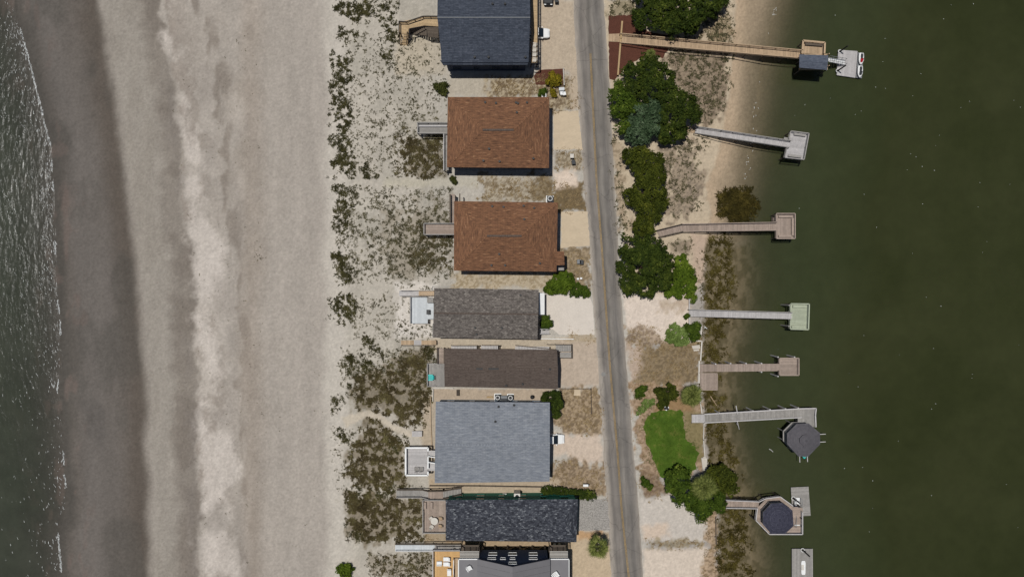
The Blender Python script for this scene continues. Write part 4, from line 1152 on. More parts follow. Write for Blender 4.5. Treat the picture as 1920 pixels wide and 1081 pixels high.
d5 = thing('dock', 'short pinkish grey dock with a low square end platform', 'dock', G(1313, 690))
walk(d5, (1312, 682.5), (1463, 681.5), (1463, 695), (1312, 697), DZ, 'wood_pink', None, start=.35)
platform(d5, [(1462, 671), (1498, 671), (1498, 703), (1462, 703)], DZ, 'wood_pink', 'wood_pink', False, (.3, .75), capw=.18)
for x, y in ((1342, 682), (1370, 681), (1399, 681), (1428, 681), (1459, 669), (1490, 669), (1428, 697), (1459, 705)):
    p = P(x, y, 2.3); MB().cyl((p.x, p.y, -3), (p.x, p.y, 2.3), .14).build('piling', M['wood_silver'], d5)
d5b = thing('deck_platform', 'small square boarded deck on the bank below the short pinkish dock', 'deck', G(1316, 715))
deck(d5b, (1313, 699), (1313, 731), (1346, 731), (1346, 699), .45, 'wood_pink', .16, ground=-1.5)
rails(d5b, [(1313, 699.5), (1345, 699.5), (1345.5, 730.5), (1314, 730.5)], .45, .35, 'wood_pink', 2.0, .14, mids=0)

d6 = thing('dock', 'grey dock with white edge rails leading to the octagonal gazebo on piles', 'dock', G(1299, 784))
walk(d6, (1297, 777), (1321, 776), (1322, 792), (1297, 792), .3, 'wood_silver', None, gr=-.6)
walk(d6, (1321, 776), (1503, 765.5), (1503, 782), (1322, 792), DZ, 'wood_grey', 'wood_silver', 2.6, rh=.5, capw=.2, start=.32)
deck(d6, (1496, 766), (1496, 800), (1530, 800), (1530, 765.5), DZ, 'wood_grey', .16, ground=-3.4)
rails(d6, [(1503, 765.5), (1530.5, 765), (1529, 778), (1530, 800)], DZ, .5, 'wood_silver', 2.0, .2)
for x, y in ((1349, 774), (1412, 770), (1444, 767.5), (1473, 766), (1497, 764.5)):
    p = P(x, y, 2.3); MB().cyl((p.x, p.y, -3), (p.x, p.y, 2.3), .14).build('piling', M['wood_silver'], d6)

def gazebo(name, label, octa, z, zt, roofmat, deckmat, cupola=None, parent=None):
    pts = [P(x, y, z) for x, y in octa]; c = sum(pts, Vector()) / len(pts)
    r = parent or thing(name, label, 'gazebo', (c.x, c.y, SOUND))
    top = Vector((c.x, c.y, zt)); n = len(pts)
    for i in range(n):
        a, b = pts[i], pts[(i + 1) % n]; m = MB()
        m.poly([b, a, top]); o = m.build('roof_panel', M[roofmat], r, uv=True)
        m = MB(); m.poly([a, b, b + Vector((0, 0, -.14)), a + Vector((0, 0, -.14))]); m.build('fascia', M['wood_grey'], o)
        q = c.lerp(a, .86); MB().cyl((q.x, q.y, -3.4), (q.x, q.y, z - .1 + (zt - z) * .12), .11).build('post', M['wood_grey'], r)
    for i in range(n):
        a, b = c.lerp(pts[i], .88), c.lerp(pts[(i + 1) % n], .88)
        m = MB(); m.bar((a.x, a.y, DZ + .9), (b.x, b.y, DZ + .9), .14, .05); m.bar((a.x, a.y, DZ + .5), (b.x, b.y, DZ + .5), .05, .08); m.build('rail', M['wood_grey'], r)
    MB().prism([c.lerp(p, .93)[:2] for p in pts], DZ - .2, DZ).build('floor', M[deckmat], r)
    if cupola:
        k, zc, dzc = cupola
        cp = [Vector((c.x + (p.x - c.x) * k, c.y + (p.y - c.y) * k, zc)) for p in pts]; ap = Vector((c.x, c.y, zc + dzc))
        m = MB()
        for i in range(n): m.poly([cp[(i + 1) % n], cp[i], ap])
        m.poly(cp)
        for i in range(n): m.poly([cp[i], cp[(i + 1) % n], cp[(i + 1) % n] + Vector((0, 0, -.3)), cp[i] + Vector((0, 0, -.3))])
        m.build('cupola_roof', M[roofmat], r, uv=True)
    return r
g1 = gazebo('gazebo', 'grey octagonal gazebo with a small raised cap at the end of the dock', [(1494, 794), (1516, 793), (1537.5, 811), (1538, 832), (1516, 855), (1497, 855), (1476, 832), (1476, 812)],
            4.2, 5.3, 'grey_roof', 'wood_grey', (.36, 5.15, .35))
# lift arms out of the gazebo
for a, b in (((1536, 813.5), (1548, 813)), ((1536, 828), (1548, 827.5)), ((1499, 850), (1499.5, 866)), ((1513.5, 850), (1514, 865))):
    p, q = P(*a, 1.0), P(*b, 1.0); MB().bar(p, q, .12, .14).build('lift_arm', M['wood_silver'], g1)
m = MB(); m.bar(P(1478, 812, 1.6), P(1491, 799, 1.6), .35, .08); m.build('kayak_rack', M['white'], g1)

d7 = thing('dock', 'dock with orange stained boards and octagonal deck at the tree group', 'dock', G(1363, 946))
walk(d7, (1362, 937.5), (1424, 940), (1421, 953), (1362, 952), DZ, 'wood_pink', 'wood_silver', 1.8, capw=.14)
oc = [(1421, 950), (1436, 935), (1463, 931.5), (1487, 950), (1505, 951), (1505, 1000), (1443, 1000), (1418, 974)]
MB().pprism(oc, DZ - .2, DZ - .06).build('frame', M['wood_grey'], d7)
m = MB()
ptsw = [P(x, y, DZ) for x, y in oc]
ymin, ymax = min(p.y for p in ptsw), max(p.y for p in ptsw)
k = ymin
while k < ymax - .05:
    yc = k + .08; xsx = []
    for i in range(len(ptsw)):
        a, b = ptsw[i], ptsw[(i + 1) % len(ptsw)]
        if (a.y > yc) != (b.y > yc): xsx.append(a.x + (b.x - a.x) * (yc - a.y) / (b.y - a.y))
    if len(xsx) >= 2: m.box(((min(xsx) + max(xsx)) / 2, yc, DZ - .02), (max(xsx) - min(xsx), .145, .045))
    k += .16
o = m.build('planks', M['wood_pink'], d7); o['kind'] = 'stuff'
rails(d7, [(1424, 940), (1436, 934), (1463, 930.5), (1487, 948)], DZ, .95, 'wood_silver', 1.8, .16)
rails(d7, [(1420, 954), (1417.5, 975), (1443, 1001), (1505, 1001), (1505, 960)], DZ, .95, 'wood_silver', 1.8, .16)
for p_ in ptsw: MB().cyl((p_.x * .995, p_.y, -3.4), (p_.x * .995, p_.y, DZ - .2), .14).build('piling', M['wood_dark'], d7)
gazebo('gazebo', 'charcoal octagonal gazebo roof on the deck beside a white gangway', [(1446, 943), (1467, 942), (1486, 956), (1488, 985), (1472, 1000), (1446, 1000), (1430.5, 982), (1430.5, 960)], 4.1, 5.1, 'charcoal_roof', 'wood_pink', None)
floatdock('weathered grey float above the charcoal gazebo', (1483, 913), (1516, 911.5), (1520, 966), (1486, 967.5), 'wood_grey', [(1487, 933), (1490, 961)])
gangway('white ribbed gangway beside the charcoal gazebo', (1489.5, 985), (1489.5, 932), (1500, 932), (1500, 985), DZ + .1, SOUND + .6, True)
d8 = floatdock('grey float with a white board at the bottom edge', (1485, 1028), (1524, 1028), (1524.5, 1100), (1485, 1100), 'wood_grey', [(1504.5, 1030)], True)

# ------------------------------------------------------------------ trees, shrubs and palms
def leaf_arrays(C, N, L, W, rs):
    """one pointed four sided leaf per row: centre C, facing N, length L, width W"""
    n = len(C)
    N = N / (np.linalg.norm(N, axis=1, keepdims=True) + 1e-9)
    T = np.cross(N, rs.normal(size=(n, 3))); T /= (np.linalg.norm(T, axis=1, keepdims=True) + 1e-9)
    B = np.cross(N, T)
    L = L[:, None]; W = W[:, None]
    V = np.stack([C - T * L, C + B * W, C + T * L, C - B * W], 1).reshape(-1, 3)
    F = np.arange(n * 4).reshape(n, 4)
    return V, F

def crown_mesh(lobes, leaf, rc, per, rs, cover=1.25, flat=.75):
    Cs = []; Ns = []
    for (c, r) in lobes:
        nc = max(6, int(cover * 2.6 * math.pi * r * r / (math.pi * rc * rc)))
        d = rs.normal(size=(nc, 3)); d[:, 2] = np.where(d[:, 2] < -.35, -d[:, 2], d[:, 2])
        d /= np.linalg.norm(d, axis=1, keepdims=True)
        rad = r * np.clip(rs.normal(.90, .13, size=(nc, 1)), .55, 1.22) - rc * .5
        cc = np.array(c[:]) + d * rad * np.array([1, 1, flat])
        crr = rc * np.clip(rs.lognormal(-.1, .35, nc), .4, 1.6)
        m = int(per)
        e = rs.normal(size=(nc, m, 3)); e /= np.linalg.norm(e, axis=2, keepdims=True)
        e[:, :, 2] = np.abs(e[:, :, 2]) * .9 + e[:, :, 2] * .1
        k = rs.uniform(.45, 1.05, size=(nc, m, 1)) * crr[:, None, None]
        pts = cc[:, None, :] + e * k
        nn = e * .55 + d[:, None, :] * .35 + rs.normal(size=(nc, m, 3)) * .42 + np.array([0, 0, .25])
        Cs.append(pts.reshape(-1, 3)); Ns.append(nn.reshape(-1, 3))
    C = np.concatenate(Cs); N = np.concatenate(Ns)
    # drop leaves buried deep inside the crown
    keep = np.ones(len(C), bool)
    for (c, r) in lobes:
        q = (C - np.array(c[:])) / (r * np.array([1, 1, flat])); keep &= (np.linalg.norm(q, axis=1) > .62)
    C = C[keep]; N = N[keep]
    C[:, 2] = np.maximum(C[:, 2], .06)
    n = len(C)
    return leaf_arrays(C, N, leaf * np.clip(rs.lognormal(0, .3, n), .5, 1.9), leaf * .52 * rs.uniform(.7, 1.3, n), rs)

SEED = [100]
def tree(name, label, cat, lobes, mat, leaf=.24, rc=.62, per=46, group=None, trunk_r=.2, flat=.75, cover=1.25, ground=0.0):
    SEED[0] += 1; rs = np.random.RandomState(SEED[0])
    L = []
    for (x, y, rp, zt) in lobes:
        r = rp * S; zc = max(zt - r * flat, r * flat * .35 + ground); c = P(x, y, zc + r * flat * .4); c.z = zc; L.append((c, r))
    bx = sum(c.x * r for c, r in L) / sum(r for c, r in L); by = sum(c.y * r for c, r in L) / sum(r for c, r in L)
    root = thing(name, label, cat, (bx, by, ground), group)
    V, F = crown_mesh(L, leaf, rc, per, rs, cover, flat)
    npmesh('crown', V, F, M[mat], root)
    zmean = sum(c.z for c, r in L) / len(L)
    t = MB(); k = Vector((bx, by, max(.4, zmean * .45)))
    t.cyl((bx, by, ground - .1), k, trunk_r, trunk_r * .7, 8)
    for c, r in L:
        a = k.lerp(c, .5) + Vector((0, 0, -.1 * r)); t.cyl(k, a, trunk_r * .55, trunk_r * .4, 6); t.cyl(a, c + Vector((0, 0, r * flat * .5)), trunk_r * .4, trunk_r * .12, 6)
    t.build('trunk', M['bark'], root)
    return root

tree('oak_tree', 'dark broad evergreen tree cut by the top edge beside the mulch bed', 'tree',
     [(1212, 36, 22, 5), (1240, 12, 30, 6.5), (1262, 40, 24, 5.5), (1296, 24, 30, 6.5), (1326, 8, 26, 5.5), (1350, -8, 20, 4.5), (1300, 52, 14, 3.6), (1196, 28, 12, 3.2), (1210, -12, 22, 5), (1270, -25, 30, 6), (1320, -30, 24, 5)], 'leaf_dark', group='evergreen trees by the sound')
tree('oak_tree', 'dark green leafy tree just below the mulch bed, topmost of the round group', 'tree',
     [(1196, 140, 26, 5.4), (1222, 130, 26, 5.8), (1246, 150, 22, 5.2), (1185, 165, 20, 4.6), (1222, 165, 26, 6), (1212, 112, 14, 4), (1176, 132, 10, 3)], 'leaf_dark', group='evergreen trees by the sound')
tree('oak_tree', 'mid green tree at the road edge, left side of the round group', 'tree',
     [(1164, 180, 20, 4.4), (1162, 206, 18, 4), (1178, 196, 22, 5), (1158, 160, 12, 3), (1172, 236, 18, 4)], 'leaf_mid', group='evergreen trees by the sound')
tree('silver_tree', 'blue green greyish tree at the lower left of the round group', 'tree',
     [(1204, 218, 26, 5.2), (1226, 206, 22, 5.4), (1198, 244, 24, 4.6), (1222, 236, 22, 4.8), (1188, 258, 14, 3.2), (1208, 262, 10, 2.6)], 'leaf_blue', group='evergreen trees by the sound')
tree('oak_tree', 'dark tree at the right side of the round group near the slanting dock', 'tree',
     [(1262, 186, 26, 5.8), (1286, 196, 26, 5.2), (1296, 214, 20, 4.4), (1262, 220, 26, 5.4), (1250, 246, 20, 4.4), (1272, 246, 18, 4), (1258, 262, 10, 2.8), (1244, 262, 8, 2.4)], 'leaf_dark', group='evergreen trees by the sound')
tree('cedar_tree', 'long dark evergreen thicket beside the road above the pinkish dock', 'tree',
     [(1182, 292, 18, 3.6), (1206, 294, 20, 4.2), (1228, 302, 20, 4.2), (1234, 326, 20, 4.4), (1216, 330, 22, 4.8), (1194, 312, 14, 3.6), (1228, 354, 24, 5), (1204, 362, 24, 5), (1184, 368, 18, 3.6), (1236, 384, 18, 3.8), (1212, 392, 22, 4.6), (1226, 404, 16, 3.6), (1206, 416, 18, 4), (1216, 428, 14, 3.2), (1196, 430, 14, 3)], 'leaf_cedar', group='evergreen trees by the sound')
tree('oak_tree', 'dense round dark tree beside the road above the pale sand lot', 'tree',
     [(1190, 468, 28, 5.4), (1218, 466, 26, 5.4), (1178, 498, 22, 5), (1206, 500, 30, 6.4), (1236, 488, 26, 5.6), (1244, 512, 20, 4.4), (1180, 528, 20, 4.2), (1212, 534, 24, 4.6), (1240, 532, 16, 3.8), (1222, 552, 8, 2.4), (1170, 474, 14, 3.6), (1178, 546, 8, 2.4)], 'leaf_dark', group='evergreen trees by the sound')
tree('shrub', 'bright green spreading shrub touching the dense round tree on its right', 'shrub',
     [(1276, 492, 16, 2.4), (1284, 514, 20, 2.8), (1264, 528, 16, 2.4), (1290, 538, 16, 2.4), (1270, 548, 14, 2), (1296, 558, 10, 1.6), (1256, 548, 10, 1.8), (1300, 524, 8, 1.6)], 'leaf_bright', leaf=.2, rc=.45, trunk_r=.1, group='shrubs')
tree('shrub', 'pale green flat shrub at the edge of the pale sand lot', 'shrub', [(1264, 622, 15, 1.7), (1278, 628, 15, 1.8), (1258, 634, 11, 1.2), (1284, 640, 9, 1.1), (1272, 640, 10, 1.2)], 'leaf_pale', leaf=.16, rc=.38, trunk_r=.06, group='shrubs')
tree('shrub', 'rich green shrub behind the bulkhead next to the pale flat shrub', 'shrub', [(1298, 620, 13, 2), (1306, 612, 9, 1.8), (1304, 630, 9, 1.6), (1288, 612, 6, 1.2)], 'leaf_mid', leaf=.2, rc=.42, trunk_r=.08, group='shrubs')
tree('shrub', 'tiny green bush at the head of the silver dock', 'shrub', [(1287, 594, 5, .9), (1290, 590, 4, .8)], 'leaf_mid', leaf=.14, rc=.25, trunk_r=.04, group='shrubs')
tree('shrub', 'light green bush beside the road corner of the lower red roofed house', 'shrub', [(1042, 528, 16, 2.4), (1060, 522, 16, 2.5), (1034, 540, 13, 1.8), (1052, 538, 14, 2), (1068, 530, 10, 1.8), (1024, 543, 6, 1)], 'leaf_bright', leaf=.2, rc=.45, trunk_r=.1, group='shrubs')
tree('shrub', 'low mid green bush between the light green bush and the road', 'shrub', [(1080, 544, 12, 1.5), (1096, 546, 11, 1.4), (1086, 538, 9, 1.2), (1104, 550, 6, .9)], 'leaf_mid', leaf=.18, rc=.4, trunk_r=.07, group='shrubs')
tree('shrub', 'small round green shrub at the road end of the taupe roofed house', 'shrub', [(1022, 600, 9, 2), (1028, 606, 9, 1.8), (1020, 610, 7, 1.5)], 'leaf_mid', leaf=.18, rc=.36, trunk_r=.07, group='shrubs')
tree('oak_tree', 'dark bushy tree at the upper right corner of the grey blue house', 'tree', [(1030, 746, 13, 3.2), (1042, 742, 12, 3.2), (1044, 760, 13, 3.4), (1042, 776, 10, 2.6), (1022, 748, 8, 2)], 'leaf_dark', leaf=.22, rc=.5, trunk_r=.12, group='shrubs')
tree('shrub', 'yellow olive shrub in the small mulch bed by the navy house', 'shrub', [(1036, 144, 9, 1.8), (1042, 152, 9, 1.6), (1030, 154, 8, 1.4), (1046, 146, 6, 1.2)], 'leaf_yellow', leaf=.2, rc=.4, trunk_r=.07, group='shrubs')
tree('shrub', 'small dark green bush above the upper red roofed house', 'shrub', [(1018, 172, 7, 1.2), (1013, 176, 5, .8)], 'leaf_mid', leaf=.16, rc=.32, trunk_r=.05, group='shrubs')
tree('shrub', 'small yellow green bush beside the grey utility box', 'shrub', [(1036, 172, 6, 1.1), (1039, 178, 5, .9)], 'leaf_yellow', leaf=.16, rc=.32, trunk_r=.05, group='shrubs')
tree('shrub', 'loose grey green dune shrub between the navy house and upper red roof', 'shrub', [(826, 164, 10, 1.2), (832, 172, 8, 1), (818, 160, 7, .8), (832, 158, 7, 1)], 'leaf_olive', leaf=.2, rc=.4, per=26, trunk_r=.05, group='shrubs')
tree('shrub', 'small olive bush on the sandy path below the upper red roof', 'shrub', [(848, 336, 6, .9), (853, 341, 5, .7)], 'leaf_olive', leaf=.16, rc=.3, per=30, trunk_r=.04, group='shrubs')
tree('shrub', 'bright green round shrub alone at the foot of the dunes', 'shrub', [(640, 1066, 10, 1.6), (652, 1068, 11, 1.6), (646, 1078, 10, 1.4)], 'leaf_bright', leaf=.2, rc=.42, trunk_r=.07, group='shrubs')
tree('oak_tree', 'round dark olive tree at the top of the lawn', 'tree', [(1238, 736, 12, 3), (1252, 732, 14, 3.4), (1262, 738, 12, 3), (1246, 750, 12, 2.8), (1238, 760, 7, 1.8)], 'leaf_cedar', leaf=.22, rc=.5, trunk_r=.12, group='trees around the lawn')
tree('shrub', 'small dark shrub near the road above the lawn', 'shrub', [(1200, 738, 9, 1.6), (1206, 728, 8, 1.4), (1196, 732, 6, 1.2)], 'leaf_mid', leaf=.18, rc=.38, trunk_r=.06, group='shrubs')
tree('shrub', 'loose pale grey green bush at the upper left of the lawn', 'shrub', [(1212, 758, 10, 1), (1222, 754, 8, .9), (1204, 766, 9, .9), (1198, 772, 6, .7)], 'leaf_pale', leaf=.16, rc=.4, per=18, trunk_r=.05, group='shrubs')
tree('oak_tree', 'dark tree with the palm in front at the bottom of the lawn', 'tree', [(1262, 892, 14, 3.4), (1276, 898, 20, 4.4), (1256, 912, 12, 3), (1288, 920, 20, 4.6), (1274, 930, 16, 3.8), (1300, 942, 18, 4.2), (1270, 884, 10, 2.8)], 'leaf_mid', group='trees around the lawn')
tree('cedar_tree', 'olive green tree leaning over the marsh behind the palm', 'tree', [(1340, 892, 18, 3.8), (1356, 884, 16, 3.4), (1366, 900, 18, 3.6), (1372, 918, 12, 2.8), (1346, 912, 18, 4)], 'leaf_cedar', group='trees around the lawn')
tree('oak_tree', 'mid green tree at the landward end of the orange stained dock', 'tree', [(1322, 946, 20, 4.2), (1342, 936, 20, 4.2), (1352, 952, 12, 3), (1316, 962, 14, 3), (1330, 964, 10, 2.6), (1306, 950, 12, 3.2), (1352, 928, 12, 3)], 'leaf_mid', group='trees around the lawn')
tree('shrub', 'small sprawling bush at the road edge below the lawn', 'shrub', [(1210, 904, 8, 1), (1218, 912, 7, .9), (1206, 898, 5, .7)], 'leaf_mid', leaf=.18, rc=.36, per=30, trunk_r=.05, group='shrubs')
# clipped hedge
lob = []
for i in range(13):
    u = i / 12; lob.append((1021 + 90 * u, 917 + 9 * u, 7.5, 1.5)); lob.append((1021 + 90 * u, 924 + 7 * u, 7.5, 1.5))
tree('hedge', 'long clipped dark green hedge above the black roofed house', 'hedge', lob, 'leaf_dark', leaf=.15, rc=.32, per=22, trunk_r=.06, cover=1.0)
# marsh clumps standing in the water are built with the marsh below

def palm(label, x, y, rp, zt, n=34, seed=1, group='palms', droop=.5):
    rs = np.random.RandomState(seed)
    c = P(x, y, zt); g = float(gz(x, y))
    root = thing('palm_tree', label, 'palm', (c.x, c.y, g), group)
    MB().cyl((c.x, c.y, g - .1), (c.x, c.y, zt - .2), .2, .15, 10).build('trunk', M['palm_trunk'], root)
    R = rp * S
    meshes = []                               # three kinds of fan frond, shared by all copies
    for v in range(3):
        m = MB(); L = R * .36
        m.bar((0, 0, 0), (L, 0, .08 * L), .05, .03)                       # stalk
        nb = 13; fan = R * .66
        for k in range(nb):
            a = (k / (nb - 1) - .5) * math.radians(120); ll = fan * (1 - .28 * abs(k / (nb - 1) - .5) * 2) * rs.uniform(.85, 1.1)
            d = Vector((math.cos(a), math.sin(a), 0)); s = Vector((-d.y, d.x, 0)); w = fan * .040
            b0 = Vector((L * .95, 0, .08 * L)); b1 = b0 + d * ll * .55 + Vector((0, 0, -.06 * ll)); b2 = b0 + d * ll + Vector((0, 0, -droop * .6 * ll))
            m.poly([b0, b1 - s * w, b1 + s * w]); m.poly([b1 - s * w, b2, b1 + s * w])
        me = bpy.data.meshes.new('frond'); me.from_pydata(m.v, [], m.f); me.materials.append(M['palm_leaf']); meshes.append(me)
    for i in range(n):
        o = bpy.data.objects.new('frond', meshes[i % 3]); o.parent = root
        u = i / n; el = math.radians(78 - 108 * u + rs.uniform(-9, 9)); az = i * 2.39996 + rs.uniform(-.2, .2)
        o.location = (0, 0, zt - g - .15 - .25 * u); o.rotation_euler = (rs.uniform(-.3, .3), -el, az)
        k = rs.uniform(.85, 1.1) * (.72 + .36 * min(1, u * 1.6)); o.scale = (k, k, k)
        COL.objects.link(o)
    return root
palm('pale fan palm among the trees at the bottom of the lawn', 1322, 914, 25, 6.0, 40, 3)
palm('olive fan palm beside the small square bank deck', 1298, 741, 23, 3.6, 40, 4)
palm('fan palm beside the road at the bottom near the gravel drive', 1122, 1027, 24, 4.6, 24, 5)
palm('small yellowish fan palm at the lower rim of the mulch bed', 1221, 100, 11, 4.4, 22, 6)

# ------------------------------------------------------------------ grasses
HOUSE_KEEP = [[(820, 0), (1012, 0), (1012, 124), (826, 124)], R4(838, 180, 1032, 318), R4(850, 375, 1060, 512), R4(811, 538, 1024, 638), R4(832, 650, 1048, 730),
              R4(814, 750, 1032, 908), R4(835, 932, 1084, 1018), R4(811, 1018, 1070, 1090), R4(768, 554, 812, 608), R4(760, 838, 816, 892), R4(792, 935, 836, 1002),
              R4(746, 543, 815, 556), R4(740, 915, 866, 934), R4(740, 1018, 866, 1034), R4(800, 680, 836, 726), R4(748, 636, 820, 648)]
PATHS = [[(600, 335), (840, 334), (860, 345), (840, 352), (600, 344)], [(600, 536), (690, 535), (745, 534), (745, 548), (690, 543), (600, 548)],
         [(640, 780), (690, 768), (716, 776), (740, 794), (770, 806), (795, 806), (795, 819), (765, 818), (734, 806), (710, 786), (688, 780), (650, 800)],
         [(600, 1012), (742, 1018), (742, 1033), (600, 1036)], [(600, 30), (640, 38), (690, 54), (686, 62), (630, 46), (600, 40)]]
def scatter(name, label, regions, mat, per_m2, size, blades, seed, clump=(.35, .6, 9), lay=.55, width=.09, kind='stuff', cat='grass', rag=14, z=None):
    """tufts of blades over photo regions; clump = noise thresholds and patch size in photo pixels"""
    rs = np.random.RandomState(seed); X = []; Y = []; K = []
    for reg in regions:
        poly, dens, sz = (reg if isinstance(reg, tuple) and not isinstance(reg[0], (int, float)) and len(reg) == 3 and isinstance(reg[1], (int, float)) else (reg, 1.0, 1.0))
        a = np.array(poly, float); x0, y0 = a.min(0) - 6; x1, y1 = a.max(0) + 6
        n = int((x1 - x0) * (y1 - y0) * S * S * per_m2 * dens)
        x = rs.uniform(x0, x1, n); y = rs.uniform(y0, y1, n)
        d = pdist(poly, x, y) + rag * (fbm(x / 16, y / 16, 3, seed + 2) - .5) * 2
        pr = sstep(-9, 12, d) * sstep(clump[0], clump[1], fbm(x / clump[2], y / clump[2], 4, seed + 5))
        k = rs.uniform(size=n) < pr
        for q in HOUSE_KEEP + PATHS: k &= ~inside(q, x, y)
        X.append(x[k]); Y.append(y[k]); K.append(np.full(k.sum(), sz))
    x = np.concatenate(X); y = np.concatenate(Y); k = np.concatenate(K)
    zz = gz(x, y) if z is None else np.maximum(gz(x, y), z)
    f = S * (H - zz) / H
    B = np.stack([(x - CX) * f, (CY - y) * f, zz], -1)
    n = len(x); nb = blades
    sc = size * k * rs.lognormal(0, .3, n)
    az = rs.uniform(0, 2 * math.pi, (n, nb)); ln = sc[:, None] * rs.uniform(.6, 1.2, (n, nb)); lift = rs.uniform(.35, 1.0, (n, nb)) * (1 - lay) + .12
    off = rs.normal(size=(n, nb, 2)) * sc[:, None, None] * .28
    base = np.repeat(B[:, None, :], nb, 1); base[..., :2] += off
    d = np.stack([np.cos(az), np.sin(az)], -1); s = np.stack([-d[..., 1], d[..., 0]], -1)
    w = (width * np.sqrt(sc / size))[:, None, None]
    b0 = base.copy(); b0[..., :2] += s * w * .6; b0[..., 2] -= .03
    b1 = base.copy(); b1[..., :2] -= s * w * .6; b1[..., 2] -= .03
    md = base.copy(); md[..., :2] += d * (ln * .5)[..., None]; md[..., 2] += ln * lift * .8
    m0 = md.copy(); m0[..., :2] += s * w * .5; m1 = md.copy(); m1[..., :2] -= s * w * .5
    tp = base.copy(); tp[..., :2] += d * (ln)[..., None]; tp[..., 2] += ln * lift * .75
    V = np.stack([b1, b0, m0, tp, m1], 2).reshape(-1, 3)
    F = np.arange(n * nb * 5).reshape(-1, 5)
    o = npmesh(name, V, F, M[mat])
    return tag(o, label, cat, kind=kind)

UP = [(R4(640, 60, 838, 335), .75, .9), (R4(630, 346, 850, 528), 1.3, 1.0), (R4(720, 390, 850, 510), 1.4, 1.0), (R4(664, 548, 815, 640), .7, .9), (R4(700, 200, 836, 300), .5, .9)]
scatter('dune_grass', 'scattered dark tufts of dry dune plants over the upper white dunes', UP + [(R4(690, 1036, 812, 1084), 1.6, 1.0), (R4(640, 648, 815, 720), 1.0, 1.0), (R4(740, 530, 815, 545), 2, .8), (R4(744, 606, 815, 634), 1.2, .8), (R4(625, 800, 680, 915), .6, .8)],
        'dune_tuft', 11.0, .21, 7, 201, (.38, .66, 6), .5, .06, rag=18)
scatter('dune_grass', 'dense dark green strip of beach grass along the seaward rim of dunes',
        [([(632, 0), (690, 0), (690, 36), (660, 44), (634, 24)], 1.2, 1.1), ([(690, 0), (744, 0), (746, 78), (730, 84), (712, 40), (690, 20)], .8, 1.0), ([(632, 46), (682, 52), (676, 72), (640, 72)], .9, .9),
         ([(626, 105), (650, 100), (658, 200), (656, 290), (622, 330), (622, 200)], 1.0, 1.0), ([(620, 300), (660, 296), (706, 318), (706, 334), (620, 334)], 1.1, 1.0), ([(708, 80), (748, 124), (744, 128), (706, 100)], 1.0, 1.0),
         ([(628, 348), (676, 344), (660, 372), (656, 440), (632, 440)], 1.0, 1.0), ([(628, 480), (652, 478), (660, 530), (636, 534)], 1.3, 1.1), ([(628, 560), (668, 552), (676, 590), (650, 604), (616, 596)], 1.1, 1.1),
         ([(684, 632), (706, 640), (740, 678), (716, 676)], 1.0, 1.0), ([(640, 672), (690, 668), (700, 690), (650, 700)], 1.0, 1.0), ([(624, 740), (660, 712), (664, 740), (640, 775), (624, 772)], .9, 1.0), ([(786, 650), (816, 648), (818, 678), (800, 690), (800, 730), (786, 740)], 1.0, 1.0), ([(632, 812), (656, 806), (656, 836), (636, 838)], 1.0, 1.0),
         ([(720, 824), (760, 815), (760, 840), (740, 850)], .9, .9), ([(652, 918), (790, 910), (792, 934), (660, 936)], .8, .9), ([(650, 985), (690, 1000), (690, 1020), (655, 1010)], .8, .9)],
        'dune_green', 30.0, .26, 8, 202, (.36, .60, 6), .5, .065, rag=20)
scatter('dune_shrub', 'matted brown thicket of dry dune scrub beside the lower beach decks',
        [([(664, 700), (720, 690), (800, 650), (818, 700), (792, 798), (756, 800), (712, 772), (668, 776)], 1.0, 1.0), ([(690, 786), (752, 806), (762, 838), (758, 912), (690, 922), (650, 890), (664, 830)], 1.1, 1.0),
         ([(652, 924), (790, 926), (790, 1012), (690, 1016), (652, 1000)], 1.1, 1.0), ([(752, 268), (832, 252), (832, 332), (760, 334)], .9, 1.0), ([(744, 250), (782, 240), (782, 300), (744, 330)], .5, .9), ([(780, 420), (850, 440), (850, 505), (760, 500)], .5, .9), (R4(700, 1040, 808, 1084), .4, .9)],
        'dune_brown', 32.0, .25, 10, 203, (.40, .62, 7), .5, .075, cat='scrub', rag=12)
scatter('dry_grass', 'straw coloured dry grass in the yards beside the road',
        [([(915, 146), (1070, 140), (1086, 195), (1070, 206), (1030, 206), (1010, 184), (920, 182)], 1, 1), (R4(898, 332, 1040, 378), .8, 1), ([(1040, 352), (1092, 344), (1098, 394), (1046, 396)], 1.1, 1), (R4(1038, 282, 1092, 322), .8, 1),
         ([(1052, 466), (1108, 462), (1108, 530), (1060, 530)], .9, 1), ([(1050, 728), (1124, 726), (1128, 812), (1062, 812), (1038, 790)], 1, 1), ([(1036, 872), (1072, 858), (1098, 874), (1134, 868), (1138, 934), (1036, 912)], 1, 1),
         ([(1070, 616), (1112, 622), (1112, 638), (1062, 640)], .7, 1), ([(1180, 650), (1312, 640), (1312, 720), (1250, 730), (1190, 725)], .8, 1), ([(1174, 612), (1226, 610), (1242, 634), (1290, 646), (1290, 652), (1180, 652)], .7, 1), ([(1184, 720), (1240, 726), (1222, 772), (1206, 800), (1228, 880), (1200, 880)], .5, 1),
         ([(1214, 1012), (1300, 1010), (1320, 1020), (1300, 1026), (1216, 1026)], 1.2, 1), ([(1196, 880), (1236, 890), (1262, 930), (1208, 936)], .6, 1), ([(1322, 960), (1346, 950), (1350, 1085), (1322, 1085)], .7, 1), (R4(795, 1000, 840, 1016), .8, 1)],
        'straw', 11.0, .22, 6, 204, (.36, .62, 6), .6, .06, rag=18)
